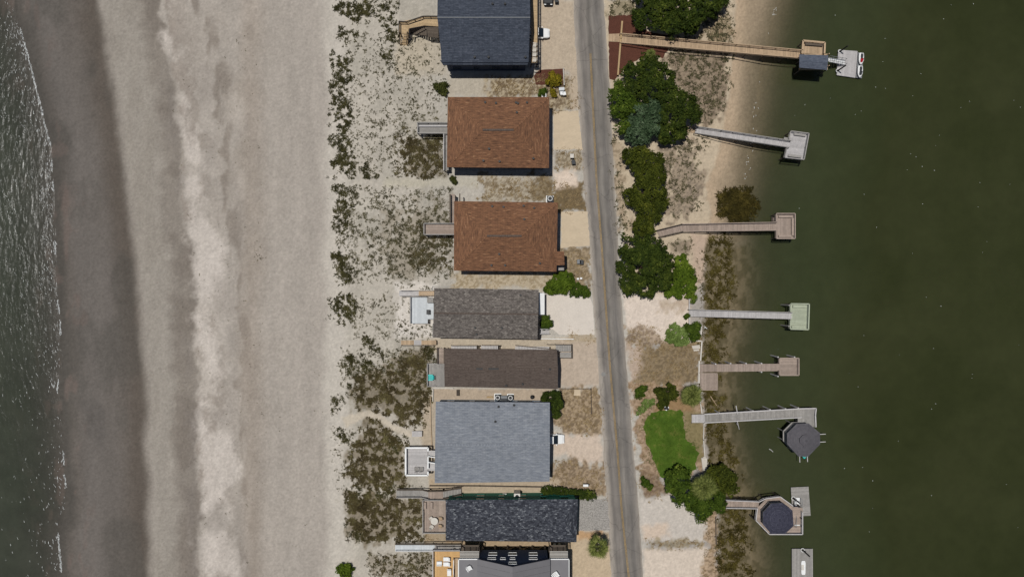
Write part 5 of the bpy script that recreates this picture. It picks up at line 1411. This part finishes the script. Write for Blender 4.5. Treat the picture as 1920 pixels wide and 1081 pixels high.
scatter('bank_scrub', 'grey brown low scrub on the sandy bank between trees and sound',
        [([(1262, 76), (1330, 64), (1372, 60), (1372, 120), (1362, 200), (1330, 232), (1290, 190), (1250, 118)], 1.0, 1), ([(1320, 20), (1372, 10), (1372, 80), (1310, 76)], .6, 1), ([(1146, 250), (1165, 280), (1172, 380), (1186, 420), (1154, 440)], .7, 1), ([(1250, 276), (1300, 262), (1316, 330), (1306, 392), (1262, 410), (1250, 380)], .8, 1),
         ([(1256, 454), (1294, 450), (1296, 476), (1262, 476)], 1.2, 1), ([(1290, 250), (1330, 256), (1326, 280), (1292, 290)], .7, 1), ([(1300, 480), (1326, 480), (1326, 540), (1300, 540)], .4, 1), ([(1150, 0), (1195, 0), (1190, 28), (1142, 28)], 1, 1)],
        'dune_tuft', 13.0, .26, 7, 205, (.38, .64, 6), .5, .075, cat='scrub', rag=14)
MARSH = [([(1330, 440), (1366, 436), (1378, 470), (1378, 520), (1362, 640), (1352, 700), (1344, 730), (1340, 745), (1318, 745), (1318, 640), (1312, 560)], 1.0, 1.0),
         ([(1322, 730), (1350, 745), (1352, 800), (1380, 870), (1386, 905), (1324, 900)], 1.0, 1.0), ([(1346, 958), (1394, 958), (1412, 1085), (1350, 1085)], 1.0, 1.0)]
scatter('marsh_grass', 'brown olive marsh grass fringe along the edge of the sound', MARSH, 'marsh', 24.0, .30, 7, 206, (.36, .60, 7), .45, .07, z=SOUND - .05, rag=16)
scatter('marsh_grass', 'olive green round clump of marsh grass standing in the water', [([(1350, 362), (1376, 352), (1404, 358), (1416, 382), (1408, 408), (1380, 416), (1352, 406)], 1.0, 1.0)], 'marsh_green', 46.0, .42, 8, 207, (.22, .42, 7), .4, .08, z=SOUND - .05, rag=7)
scatter('lawn_grass', 'short green blades of the mown lawn', [(LAWN, 1, 1)], 'lawn_blade', 34.0, .12, 5, 208, (.1, .4, 6), .4, .04, rag=16)
scatter('beach_wrack', 'dark specks of dried seaweed strewn over the open beach', [(R4(330, 100, 500, 1081), 1, 1), (R4(440, 60, 480, 300), 2, 1), ([(474, 450), (494, 470), (492, 540), (470, 545)], 14, 1.2), (R4(500, 300, 625, 1081), .35, 1)], 'dune_tuft', .22, .16, 3, 209, (.4, .6, 30), .8, .07, cat='seaweed', rag=5)

# ------------------------------------------------------------------ bulkheads, fences, walls
def low_wall(name, label, cat, pts, z1, w, mat, z0=-1.3, caps=True, posts=None, group=None):
    a = P(*pts[0], 0); r = thing(name, label, cat, (a.x, a.y, 0), group)
    q = [P(x, y, z1) for x, y in pts]
    m = MB()
    for p, s in zip(q[:-1], q[1:]): m.bar(Vector((p.x, p.y, (z0 + z1) / 2)), Vector((s.x, s.y, (z0 + z1) / 2)), w * .6, z1 - z0)
    m.build('panel', M[mat], r)
    c = MB()
    for p, s in zip(q[:-1], q[1:]): c.bar(p + Vector((0, 0, .03)), s + Vector((0, 0, .03)), w, .06)
    c.build('cap', M[mat], r)
    if posts:
        for p, s in zip(q[:-1], q[1:]):
            n = max(1, int((s - p).length / posts))
            for i in range(n + 1):
                k = p.lerp(s, i / n); MB().box((k.x, k.y, (z0 + z1) / 2 + .08), (.13, .13, z1 - z0 + .16)).build('post', M[mat], r)
    return r
low_wall('bulkhead', 'grey timber bulkhead at the head of the silver dock', 'bulkhead', [(1292.5, 560), (1292.5, 580)], .45, .2, 'wood_silver')
low_wall('bulkhead', 'grey timber bulkhead just below the head of the silver dock', 'bulkhead', [(1292.5, 594), (1292.5, 613)], .45, .2, 'wood_silver')
low_wall('bulkhead', 'short pale bulkhead beside the rich green shrub', 'bulkhead', [(1314.5, 610), (1314.5, 626)], .35, .25, 'offwhite')
low_wall('bulkhead', 'pale L shaped bulkhead between the sand lot and the short pinkish dock', 'bulkhead', [(1299, 638.5), (1316, 639), (1313.5, 676)], .3, .22, 'offwhite')
low_wall('bulkhead', 'pale timber edge along the bank above the short dock head', 'bulkhead', [(1311, 676), (1310.5, 718)], .2, .25, 'offwhite')
low_wall('bulkhead', 'thin white posted bulkhead along the right side of the lawn', 'bulkhead', [(1320, 793), (1319, 824), (1322, 862)], .4, .13, 'offwhite', posts=1.9)
low_wall('bulkhead', 'dark timber edge below the trees at the bottom right bank', 'bulkhead', [(1342, 968), (1343, 1020)], .25, .18, 'wood_dark')
low_wall('bulkhead', 'short grey bulkhead piece above the lawn dock head', 'bulkhead', [(1313, 752), (1316, 774)], .3, .16, 'offwhite', posts=1.2)
low_wall('fence', 'low white board fence beside the pale concrete drive', 'fence', [(1014, 634.5), (1075, 635.5)], .5, .12, 'white', 0, posts=2)
low_wall('fence', 'thin dark wire fence around the dry yard of the grey blue house', 'fence', [(1042, 728.5), (1108, 728.5), (1109, 775)], .9, .06, 'wood_dark', .6, posts=2.2)
low_wall('fence', 'dark timber retaining edge below the grey blue roof', 'fence', [(806, 910), (900, 910.5), (1016, 912.5)], .5, .16, 'wood_dark', 0, posts=2.6)
low_wall('fence', 'dark narrow fence above the grey blue roof', 'fence', [(831, 750.5), (1015, 751.5)], .7, .14, 'wood_dark', 0, posts=2.6)
low_wall('fence', 'pale retaining edge around the sandy patio below the brown roof', 'fence', [(850, 727.5), (812, 727), (811.5, 752)], .4, .14, 'offwhite', -.1)
low_wall('fence', 'long dark timber edge between the patio and the dune thicket', 'fence', [(807, 742), (808, 800), (810, 838)], .35, .10, 'wood_tan', -.1)
r = thing('timber_beam', 'long tan timber beam lying across the top boardwalk on the mulch', 'beam', P(1162, 90, 0))
MB().bar(P(1166.5, 40, .78), P(1164, 72, .78), .3, .26).build('upper_length', M['straw_wood'], r)
MB().bar(P(1163.9, 73, .78), P(1158.5, 141, .78), .3, .26).build('lower_length', M['straw_wood'], r)
for x, y in ((1166, 46), (1162.4, 92), (1159, 135)):
    p = P(x, y, .6); MB().box((p.x, p.y, .3), (.22, .22, .72)).build('block', M['wood_dark'], r)
r = thing('sign_post', 'thin pale post rail beside the small mulch bed', 'post', P(1056.5, 144, 0))
MB().bar(P(1056, 128.5, .9), P(1058, 160, .9), .12, .12).build('rail', M['offwhite'], r)
for y in (129, 159): p = P(1057, y, .4); MB().box((p.x, p.y, .42), (.12, .12, .84)).build('post', M['offwhite'], r)
r = thing('bank_slab', 'pale grey concrete slab at the lower right corner of the lawn', 'slab', P(1321, 872, 0))
MB().pprism([(1315, 858), (1326, 858), (1324.5, 883), (1318, 882)], -.1, .3).build('slab', M['concrete'], r)
MB().pprism([(1318, 856), (1323, 856), (1323, 857.6), (1318, 857.6)], -.1, .42).build('step', M['concrete'], r)
r = thing('bank_slab', 'pale concrete pad in the dry yard beside the brown roof', 'slab', P(1082, 736, 0))
MB().pprism([(1077, 730), (1088.5, 730), (1088.5, 741.5), (1076, 741)], -.1, .12).build('slab', M['driveway'], r)

# ------------------------------------------------------------------ vehicles
def xf(mb, c, rz):
    co, si = math.cos(rz), math.sin(rz)
    mb.v = [(c[0] + x * co - y * si, c[1] + x * si + y * co, c[2] + z) for x, y, z in mb.v]
    return mb
def ring(x, hw, z0, z1, r=.12):
    return [(x, -hw + r, z0), (x, hw - r, z0), (x, hw, z0 + r), (x, hw, z1 - r), (x, hw - r, z1), (x, -hw + r, z1), (x, -hw, z1 - r), (x, -hw, z0 + r)]
def car(name, label, px_, py_, rz, paint, L=4.7, Wd=1.86, suv=True):
    c = P(px_, py_, 0); r = thing(name, label, 'car', (c.x, c.y, 0), 'parked cars'); cc = (c.x, c.y, .03)
    h = L / 2; hw = Wd / 2
    b = MB().loft([ring(-h, hw * .80, .42, .80), ring(-h + .15, hw * .94, .34, .95), ring(-h + .9, hw, .3, 1.0), ring(-.2, hw, .28, 1.02), ring(h - 1.3, hw, .28, 1.0), ring(h - .35, hw * .93, .32, .90), ring(h, hw * .78, .42, .72)])
    xf(b, cc, rz).build('body', M[paint], r, smooth=False)
    roof_back = -h + (.25 if suv else .9)
    g = MB().loft([ring(roof_back, hw * .86, .98, 1.12, .05), ring(roof_back + .35, hw * .84, .98, 1.62, .1), ring(.35, hw * .84, .98, 1.66, .1), ring(1.15, hw * .86, .98, 1.06, .03)])
    gl = xf(g, cc, rz).build('window_band', M['glass'], r)
    t = MB().loft([ring(roof_back + .38, hw * .74, 1.60, 1.69, .04), ring(.3, hw * .74, 1.62, 1.73, .04)])
    xf(t, cc, rz).build('roof', M[paint], r)
    for sx in (-1, 1):
        for sy in (-1, 1):
            w = MB().cyl((sx * L * .31, sy * (hw - .22), .33), (sx * L * .31, sy * (hw + .01), .33), .34, n=14); wo = xf(w, cc, rz).build('wheel', M['black'], r)
            xf(MB().cyl((sx * L * .31, sy * (hw + .01), .33), (sx * L * .31, sy * (hw + .025), .33), .2, n=10), cc, rz).build('rim', M['metal'], wo)
    for sy in (-1, 1):
        xf(MB().box((h - .12, sy * hw * .62, .74), (.2, .36, .14)), cc, rz).build('headlight', M['white'], r)
        xf(MB().box((-h + .06, sy * hw * .70, .82), (.14, .3, .22)), cc, rz).build('taillight', M['red'], r)
        xf(MB().box((.9, sy * (hw + .1), 1.05), (.16, .2, .14)), cc, rz).build('side_mirror', M[paint], r)
    return r
car('parked_car', 'black car half cut by the top edge on the sandy drive', 1027.5, -10, -math.pi / 2, 'black', 4.6)
car('parked_car', 'silver white car nosing out from under the navy house deck', 1007, 65.5, 0, 'white', 4.6)
car('parked_car', 'white car half under the grey blue roof', 1034, 821, 0, 'white', 4.7)

# ------------------------------------------------------------------ yard objects
def bin_(label, x, y, mat, lid, rz=0.0, s=1.0):
    c = P(x, y, 0); r = thing('wheelie_bin', label, 'bin', (c.x, c.y, 0), 'wheelie bins'); cc = (c.x, c.y, 0)
    b = MB().loft([[(-.24 * s, -.26 * s, .06), (.24 * s, -.26 * s, .06), (.24 * s, .26 * s, .06), (-.24 * s, .26 * s, .06)][::-1][::-1], [(-.31 * s, -.34 * s, 1.0), (.31 * s, -.34 * s, 1.0), (.31 * s, .34 * s, 1.0), (-.31 * s, .34 * s, 1.0)]])
    xf(b, cc, rz).build('body', M[mat], r)
    xf(MB().box((0, .02, 1.04), (.68 * s, .76 * s, .08)), cc, rz).build('lid', M[lid], r)
    xf(MB().bar((-.28 * s, .44 * s, 1.0), (.28 * s, .44 * s, 1.0), .05, .05), cc, rz).build('handle', M['black'], r)
    for k in (-1, 1): xf(MB().cyl((k * .26 * s, .3, .12), (k * .32 * s, .3, .12), .12, n=10), cc, rz).build('wheel', M['black'], r)
bin_('white lidded bin, upper of the pair by the upper drive', 1071.5, 294.5, 'darkgrey', 'offwhite')
bin_('dark grey bin, lower of the pair by the upper drive', 1074.5, 306, 'darkgrey', 'darkgrey', .1)
bin_('black bin with pale lid, left of the pair by the lower red roof', 1084.5, 491, 'black', 'grey')
bin_('dark bin, right of the pair by the lower red roof', 1089.5, 492, 'black', 'darkgrey')
bin_('dark bin beside the black car at the top edge', 1043, 5, 'black', 'darkgrey')
bin_('small white bin below the grey utility box', 1052.5, 178, 'white', 'white', 0, .8)
bin_('second small white bin nearest the road below the utility box', 1057.5, 178.5, 'white', 'white', .2, .8)
bin_('white bin, left one under the lower eave of the black roof', 1039.5, 1020, 'white', 'white', 0, .9)
bin_('white bin, right one under the lower eave of the black roof', 1048.5, 1020, 'white', 'white', 0, .9)
bin_('teal bin beside the roadside palm', 1133, 1012, 'teal', 'darkgrey', .3, .8)

def unit(label, x, y, w, h, z, name='air_conditioner', cat='air conditioner', pad=True, mat='grey', base=0.0, group='air conditioners'):
    c = P(x, y, z); r = thing(name, label, cat, (c.x, c.y, base), group)
    if pad: MB().box((c.x, c.y, base + .06), (w + .3, h + .3, .12)).build('pad', M['white'], r)
    MB().box((c.x, c.y, (base + z) / 2), (w, h, z - base - .1)).build('casing', M[mat], r)
    m = MB()
    for k in range(16):
        a0, a1 = 2 * math.pi * k / 16, 2 * math.pi * (k + 1) / 16; R = min(w, h) * .4
        m.bar((c.x + R * math.cos(a0), c.y + R * math.sin(a0), z - .03), (c.x + R * math.cos(a1), c.y + R * math.sin(a1), z - .03), .09, .06)
    m.build('fan_ring', M['white'], r)
    MB().cyl((c.x, c.y, z - .055), (c.x, c.y, z - .02), min(w, h) * .33, n=14).build('fan', M['black'], r)
unit('air conditioner on a white pad at the upper red roof corner', 1020, 179, .9, .9, 1.0, mat='offwhite')
unit('air conditioner in a white frame at the lower red roof corner', 1031.5, 372, 1.1, 1.0, 1.1, mat='darkgrey')
unit('air conditioner, left of the pair above the grey blue roof', 933, 745, 1.0, .9, 1.3, mat='darkgrey')
unit('air conditioner, right of the pair above the grey blue roof', 957, 745.5, .95, .9, 1.3, mat='darkgrey')
unit('air conditioner on a raised stand by the green wall', 969.5, 930.5, 1.15, 1.1, 2.6, mat='offwhite', pad=False)
r = thing('equipment_bench', 'dark grey equipment cabinet between the air conditioner pair', 'cabinet', P(945, 746, 0))
MB().pprism([(939.5, 742), (950.5, 742), (950.5, 751), (939.5, 751)], .1, 1.0).build('cabinet', M['darkgrey'], r); MB().pprism([(939, 741.6), (951, 741.6), (951, 746.4), (939, 746.4)], 1.02, 1.06).build('lid', M['grey'], r)
r = thing('utility_box', 'grey slope topped utility box in the yard below the small mulch bed', 'utility box', P(1053, 169, 0))
MB().pprism([(1048.5, 164.5), (1057.5, 164), (1058, 175), (1049, 175.5)], 0, .9).build('cabinet', M['grey'], r); MB().pprism([(1048, 164), (1058, 163.5), (1058.4, 169), (1048.2, 169.5)], .92, .98).build('lid', M['metal'], r)
r = thing('water_tank', 'small white tank beside the green wall', 'tank', P(946, 928, 0))
c = P(946, 928, 1.0); MB().box((c.x, c.y, .5), (.75, .5, .95)).build('tank', M['white'], r); MB().cyl((c.x + .1, c.y, .98), (c.x + .1, c.y, 1.1), .12).build('cap', M['grey'], r)
r = thing('crate', 'small dark slatted crate on the sandy patio', 'crate', P(858.5, 736, 0)); c = P(858.5, 736, .5)
for k in range(5): MB().box((c.x, c.y - .5 + k * .25, .46), (.55, .12, .06)).build('slat', M['wood_dark'], r)
MB().box((c.x, c.y, .21), (.5, 1.1, .42)).build('body', M['wood_black'], r)
r = thing('log', 'short pale log lying on the sandy patio', 'log', P(918, 744, 0)); MB().cyl(P(913, 744, .14), P(924, 743.6, .14), .16, .14, 10).build('trunk', M['straw_wood'], r); MB().cyl(P(912.6, 744, .14), P(913, 744, .14), .12, .12, 10).build('cut_end', M['wood_new'], r)
r = thing('kettle_grill', 'black round kettle grill on the sandy patio', 'grill', P(998, 744, 0)); c = P(998, 744, .8)
g = MB()
g.loft([[(c.x + rr * math.cos(2 * math.pi * i / 14), c.y + rr * math.sin(2 * math.pi * i / 14), zz) for i in range(14)] for rr, zz in ((.12, .45), (.32, .55), (.38, .74))]); g.build('bowl', M['black'], r)
g = MB(); g.loft([[(c.x + rr * math.cos(2 * math.pi * i / 14), c.y + rr * math.sin(2 * math.pi * i / 14), zz) for i in range(14)] for rr, zz in ((.38, .76), (.34, .9), (.12, 1.0))]); g.build('lid', M['black'], r)
for k in range(3):
    a = k * 2.094; MB().cyl((c.x + .34 * math.cos(a), c.y + .34 * math.sin(a), 0), (c.x + .2 * math.cos(a), c.y + .2 * math.sin(a), .55), .03).build('leg', M['metal'], r)
for x, y, l in ((1083.5, 522.5, 'white roadside stake cap, left of the pair near the light green bush'), (1089.5, 521.5, 'white roadside stake cap, right of the pair near the light green bush')):
    r = thing('marker_post', l, 'post', P(x, y, 0), 'marker posts'); c = P(x, y, .6); MB().box((c.x, c.y, .25), (.12, .12, .6)).build('post', M['wood_dark'], r); MB().box((c.x, c.y, .58), (.4, .34, .12)).build('cap', M['white'], r)
r = thing('mailbox', 'white small mailbox on a post by the clipped hedge', 'mailbox', P(1098, 909, 0)); c = P(1098, 909, 1.1); MB().box((c.x, c.y, .5), (.12, .12, 1.0)).build('post', M['wood_dark'], r); MB().box((c.x, c.y, 1.15), (.95, .4, .32)).build('box', M['white'], r); MB().box((c.x + .6, c.y - .05, 1.0), (.2, .3, .1)).build('flag', M['darkgrey'], r)
r = thing('fire_ring', 'small dark ring planter with pale rim at the top of the lawn', 'planter', P(1250, 764.5, 0)); c = P(1250, 764.5, .3)
for k in range(9):
    a0, a1 = 2 * math.pi * k / 9, 2 * math.pi * (k + .9) / 9; MB().bar((c.x + .4 * math.cos(a0), c.y + .4 * math.sin(a0), .15), (c.x + .4 * math.cos(a1), c.y + .4 * math.sin(a1), .15), .16, .3).build('stone', M['darkgrey' if k % 3 else 'white'], r)
MB().cyl((c.x, c.y, .02), (c.x, c.y, .2), .34, n=12).build('soil', M['black'], r)
for i, (x, y, l) in enumerate([(1297, 656, 'pale flat stone slab behind the L shaped bulkhead')]):
    r = thing('stone_slab', l, 'stone', P(1303, 651, 0)); MB().pprism([(1297, 648), (1312, 646), (1313, 653), (1299, 654)], -.1, .1).build('slab', M['concrete'], r); MB().pprism([(1300, 655), (1311, 654), (1311, 657), (1301, 658)], -.1, .06).build('edge_stone', M['concrete'], r)

def chair(label, x, y, z, rz, mat, style='deck', group='deck chairs', s=1.0):
    c = P(x, y, z); r = thing('chair', label, 'chair', (c.x, c.y, z), group); cc = (c.x, c.y, z)
    for k in range(4): xf(MB().box((-.22 * s + k * .15 * s, 0, .42 - k * .02), (.12 * s, .52 * s, .04)), cc, rz).build('seat_slat', M[mat], r)
    for k in range(4):
        yk = (-.2 + k * .133) * s; xf(MB().bar((-.28 * s, yk, .4), (-.5 * s, yk, 1.0), .1 * s, .03), cc, rz).build('back_slat', M[mat], r)
    for k in (-1, 1):
        xf(MB().box((0, k * .32 * s, .62), (.6 * s, .1 * s, .04)), cc, rz).build('armrest', M[mat], r)
        for q in (-.25, .25): xf(MB().box((q * s, k * .3 * s, .3), (.06, .06, .6)), cc, rz).build('leg', M[mat], r)
    return r
for i, y in enumerate((86, 95, 104, 114)):
    chair(['white rocking chair nearest the top on the navy house porch', 'second white rocking chair from the top on the navy house porch', 'third white rocking chair from the top on the navy house porch', 'lowest white rocking chair on the navy house porch'][i], 1001.5, y, 3.0, math.pi, 'offwhite', s=1.05)
chair('turquoise adirondack chair on the brown roofed house deck', 807.5, 706.5, 2.3, math.pi, 'teal', s=1.5)
chair('grey deck chair, left of the two on the white railed deck', 781.5, 877, 2.2, math.pi / 2, 'wood_grey', s=1.05)
chair('grey deck chair, right of the two on the white railed deck', 790, 877, 2.2, math.pi / 2, 'wood_grey', s=1.05)
chair('tan chair above the round table', 826, 970, 2.3, math.pi, 'wood_tan', s=.9); chair('tan chair below right of the round table', 825.5, 984, 2.3, math.pi, 'wood_tan', s=.9); chair('pale chair at the upper left of the round table', 809, 969.5, 2.3, -.9, 'offwhite', s=.9); chair('pale chair at the lower left of the round table', 810, 985, 2.3, .9, 'offwhite', s=.9)
r = thing('round_table', 'pale round table on the black roofed house deck', 'table', P(814.5, 976.5, 2.3)); c = P(814.5, 976.5, 3.0)
MB().cyl((c.x, c.y, 2.98), (c.x, c.y, 3.03), .66, n=24).build('table_top', M['offwhite'], r); MB().cyl((c.x, c.y, 2.35), (c.x, c.y, 2.98), .06).build('stem', M['grey'], r); MB().cyl((c.x, c.y, 2.31), (c.x, c.y, 2.35), .3, n=14).build('foot', M['grey'], r)
def lounger(label, x, y, z, w, l, rz, group='white loungers'):
    c = P(x, y, z); r = thing('lounger', label, 'lounger', (c.x, c.y, z), group); cc = (c.x, c.y, z)
    xf(MB().box((0, 0, .36), (l * .62, w, .1)), cc, rz).build('cushion', M['white'], r)
    xf(MB().bar((-l * .32, 0, .4), (-l * .52, 0, .72), w, .1), cc, rz).build('back_cushion', M['white'], r)
    xf(MB().box((0, 0, .27), (l * .7, w * .96, .06)), cc, rz).build('frame', M['offwhite'], r)
    for a in (-1, 1):
        for b in (-1, 1): xf(MB().box((a * l * .3, b * w * .42, .13), (.07, .07, .26)), cc, rz).build('leg', M['offwhite'], r)
lounger('white cushioned lounger, uppermost of two on the orange deck', 836.5, 1046, 2.9, .72, 1.45, math.pi); lounger('white cushioned lounger just below the uppermost one on the orange deck', 836.5, 1055.3, 2.9, .72, 1.45, math.pi); lounger('white upright seat left of the two loungers on the orange deck', 824, 1053, 2.9, .95, .8, math.pi / 2); lounger('white lounger beside the stair opening of the orange deck', 842.5, 1072, 2.9, .72, 1.6, -math.pi / 2)
chair('white chair on the left grey balcony roof', 880, 1063, 6.3, -1.0, 'white', s=1.3, group='white roof chairs'); chair('white chair on the right grey balcony roof', 1041, 1075, 6.3, 2.2, 'white', s=1.6, group='white roof chairs')

# ------------------------------------------------------------------ craft on the water side
def jetski(label, x, y, rz, hull, seat, z=SOUND + .55, cowl=None, k=.7):
    c = P(x, y, z); r = thing('jet_ski', label, 'jet ski', (c.x, c.y, z), 'jet skis'); cc = (c.x, c.y, z)
    def rg(x, hw, z0, z1):
        x *= k; hw *= .85
        return [(x, -hw * .5, z0), (x, hw * .5, z0), (x, hw, z1 - .1), (x, hw * .8, z1), (x, -hw * .8, z1), (x, -hw, z1 - .1)]
    xf(MB().loft([rg(-1.5, .5, .05, .5), rg(-.6, .58, 0, .55), rg(.5, .56, 0, .66), rg(1.2, .34, .12, .62), rg(1.6, .06, .35, .5)]), cc, rz).build('hull', M[hull], r)
    xf(MB().loft([rg(-1.2, .24, .5, .78), rg(-.5, .26, .52, .82), rg(.1, .2, .55, .78)]), cc, rz).build('seat', M[seat], r)
    xf(MB().loft([rg(.1, .26, .6, .98), rg(.6, .32, .6, .9), rg(1.1, .22, .58, .7)]), cc, rz).build('cowl', M[cowl or seat], r)
    xf(MB().bar((.14, -.36, 1.02), (.14, .36, 1.02), .06, .06), cc, rz).build('handlebar', M['black'], r)
jetski('white and red jet ski, upper one on the lift float', 1612.5, 111.5, math.pi * .5 - .1 + math.pi, 'white', 'darkgrey', cowl='red'); jetski('white jet ski with a dark seat, lower one on the lift float', 1610.5, 135.5, math.pi * .5 - .1 + math.pi, 'white', 'darkgrey')
jetski('small turquoise craft hanging on the gazebo lift', 1506, 847, -math.pi / 2, 'teal', 'grey', .3)
r = thing('paddle_board', 'white rounded board lying on the bottom float', 'board', P(1506, 1063, SOUND + .5)); z = SOUND + .56
def brd(k, dz): return [P(1506 + k * a, 1063 + b, z) + Vector((0, 0, dz)) for a, b in ((-3, -13), (3, -13), (4.2, -9), (4, 10), (3, 13), (-3, 13), (-4, 10), (-4.2, -9))]
MB().loft([brd(.9, 0), brd(1, .06), brd(.94, .12)]).build('board', M['white'], r); MB().bar(P(1505, 1058, z + .15), P(1505, 1068, z + .15), .5, .03).build('pad', M['offwhite'], r)
r = thing('driftwood_pole', 'pale leaning pole crossing the white edged dock', 'pole', P(1383, 785, SOUND))
MB().cyl(P(1380, 760, 2.4), P(1383, 776, 2.2), .10, .07).build('upper_length', M['wood_silver'], r); MB().cyl(P(1382, 788, .5), P(1386, 804, -.9), .11, .07).build('lower_length', M['wood_silver'], r)
for a, b in (((1379, 766), (1383, 770)), ((1385, 798), (1381, 793))): MB().cyl(P(*a, .9), P(*b, .7), .05, .03).build('branch', M['wood_silver'], r)
r = thing('driftwood', 'small pale floating stick left of the gazebo', 'driftwood', P(1446, 843.5, SOUND))
MB().cyl(P(1442, 841, SOUND + .03), P(1446, 843, SOUND + .05), .08, .07).build('stick', M['wood_silver'], r); MB().cyl(P(1446, 843, SOUND + .05), P(1449.5, 846.5, SOUND + .03), .07, .05).build('bent_end', M['wood_silver'], r)
r = thing('driftwood', 'white stick on the marsh below the silver dock', 'driftwood', P(1323, 614, -.2)); MB().cyl(P(1321, 612, .1), P(1326, 616, .0), .10, .05).build('stick', M['white'], r); MB().cyl(P(1322, 613, .1), P(1321, 616, .0), .05, .03).build('twig', M['white'], r)
r = thing('driftwood', 'bare branch lying on the marsh left of the lawn dock', 'driftwood', P(1340, 750, -.3)); MB().cyl(P(1332, 742, 0), P(1344, 760, -.2), .09, .05).build('stick', M['wood_tan'], r); MB().cyl(P(1338, 751, 0), P(1345, 750, .1), .05, .03).build('twig', M['wood_tan'], r)

# ------------------------------------------------------------------ foam and flecks on the water
def flecks(name, label, X, Y, z, sl, sw, ang, mat='foam'):
    n = len(X); f = S * (H - z) / H
    C = np.stack([(X - CX) * f, (CY - Y) * f, np.full(n, z)], -1)
    d = np.stack([np.cos(ang), np.sin(ang)], -1); s = np.stack([-d[:, 1], d[:, 0]], -1)
    V = np.repeat(C[:, None, :], 6, 1)
    for k, (a, b) in enumerate(((-1, 0), (-.4, -1), (.5, -.8), (1, .1), (.3, .9), (-.5, .8))):
        V[:, k, :2] += d * (a * sl)[:, None] + s * (b * sw)[:, None]
    o = npmesh(name, V.reshape(-1, 3), np.arange(n * 6).reshape(n, 6), M[mat]); return tag(o, label, 'foam', kind='stuff')
rs = np.random.RandomState(77)
Yf = []; Xf = []; A = []
for k in range(1500):                                 # broken swash line
    y = rs.uniform(-5, 1086); g = float(vnoise(y / 22., 0, 61))
    if g < .5: continue
    Xf.append(float(cur(SHORE, y)) - 2 + 5 * (float(fbm(y / 60, 0, 3, 5)) - .5) + rs.normal() * .7 - (abs(rs.normal()) * 10 if rs.uniform() < .18 else 0)); Yf.append(y); A.append(math.pi / 2 + .1 + rs.normal() * .25)
n = len(Xf); flecks('foam', 'thin broken white foam line where the sea meets the wet sand', np.array(Xf), np.array(Yf), SEA + .02, rs.uniform(.08, .45, n), rs.uniform(.02, .05, n), np.array(A))
n = 1600; Y_ = rs.uniform(0, 1081, n); dx = rs.exponential(38, n) + 4; X_ = cur(SHORE, Y_) - dx
k = (X_ > -5) & (rs.uniform(size=n) < sstep(.3, .6, fbm(X_ / 30, Y_ / 60, 3, 63)) * np.where(Y_ < 560, 1, .5)); n = k.sum()
flecks('foam', 'tiny white ripple crests and painted sun glints on the sea near the beach', X_[k], Y_[k], SEA + .02, rs.uniform(.05, .30, n), rs.uniform(.012, .03, n), math.pi / 2 + .2 + rs.normal(size=n) * .3)  # white flecks also paint sun sparkle onto the sea
Y_ = np.concatenate([rs.uniform(0, 350, 120)]); X_ = cur(EDGE, Y_) + rs.normal(size=len(Y_)) * 3 + 2; n = len(Y_)
kk = rs.uniform(size=n) < sstep(.4, .7, vnoise(Y_ / 9, Y_ * 0, 64))
flecks('foam', 'small white foam flecks along the waterline of the sound', X_[kk], Y_[kk], SOUND + .02, rs.uniform(.05, .22, kk.sum()), rs.uniform(.02, .04, kk.sum()), math.pi / 2 + rs.normal(size=kk.sum()) * .5)
n = 110; X_ = rs.uniform(1440, 1920, n); Y_ = rs.uniform(0, 1081, n) ** 1.0; kk = rs.uniform(size=n) < (.25 + .75 * (1 - Y_ / 1081)) * sstep(1440, 1700, X_ + 60); 
flecks('foam', 'sparse pale specks floating on the open sound', X_[kk], Y_[kk], SOUND + .02, rs.uniform(.03, .09, kk.sum()), rs.uniform(.02, .05, kk.sum()), rs.uniform(0, 3, kk.sum()))
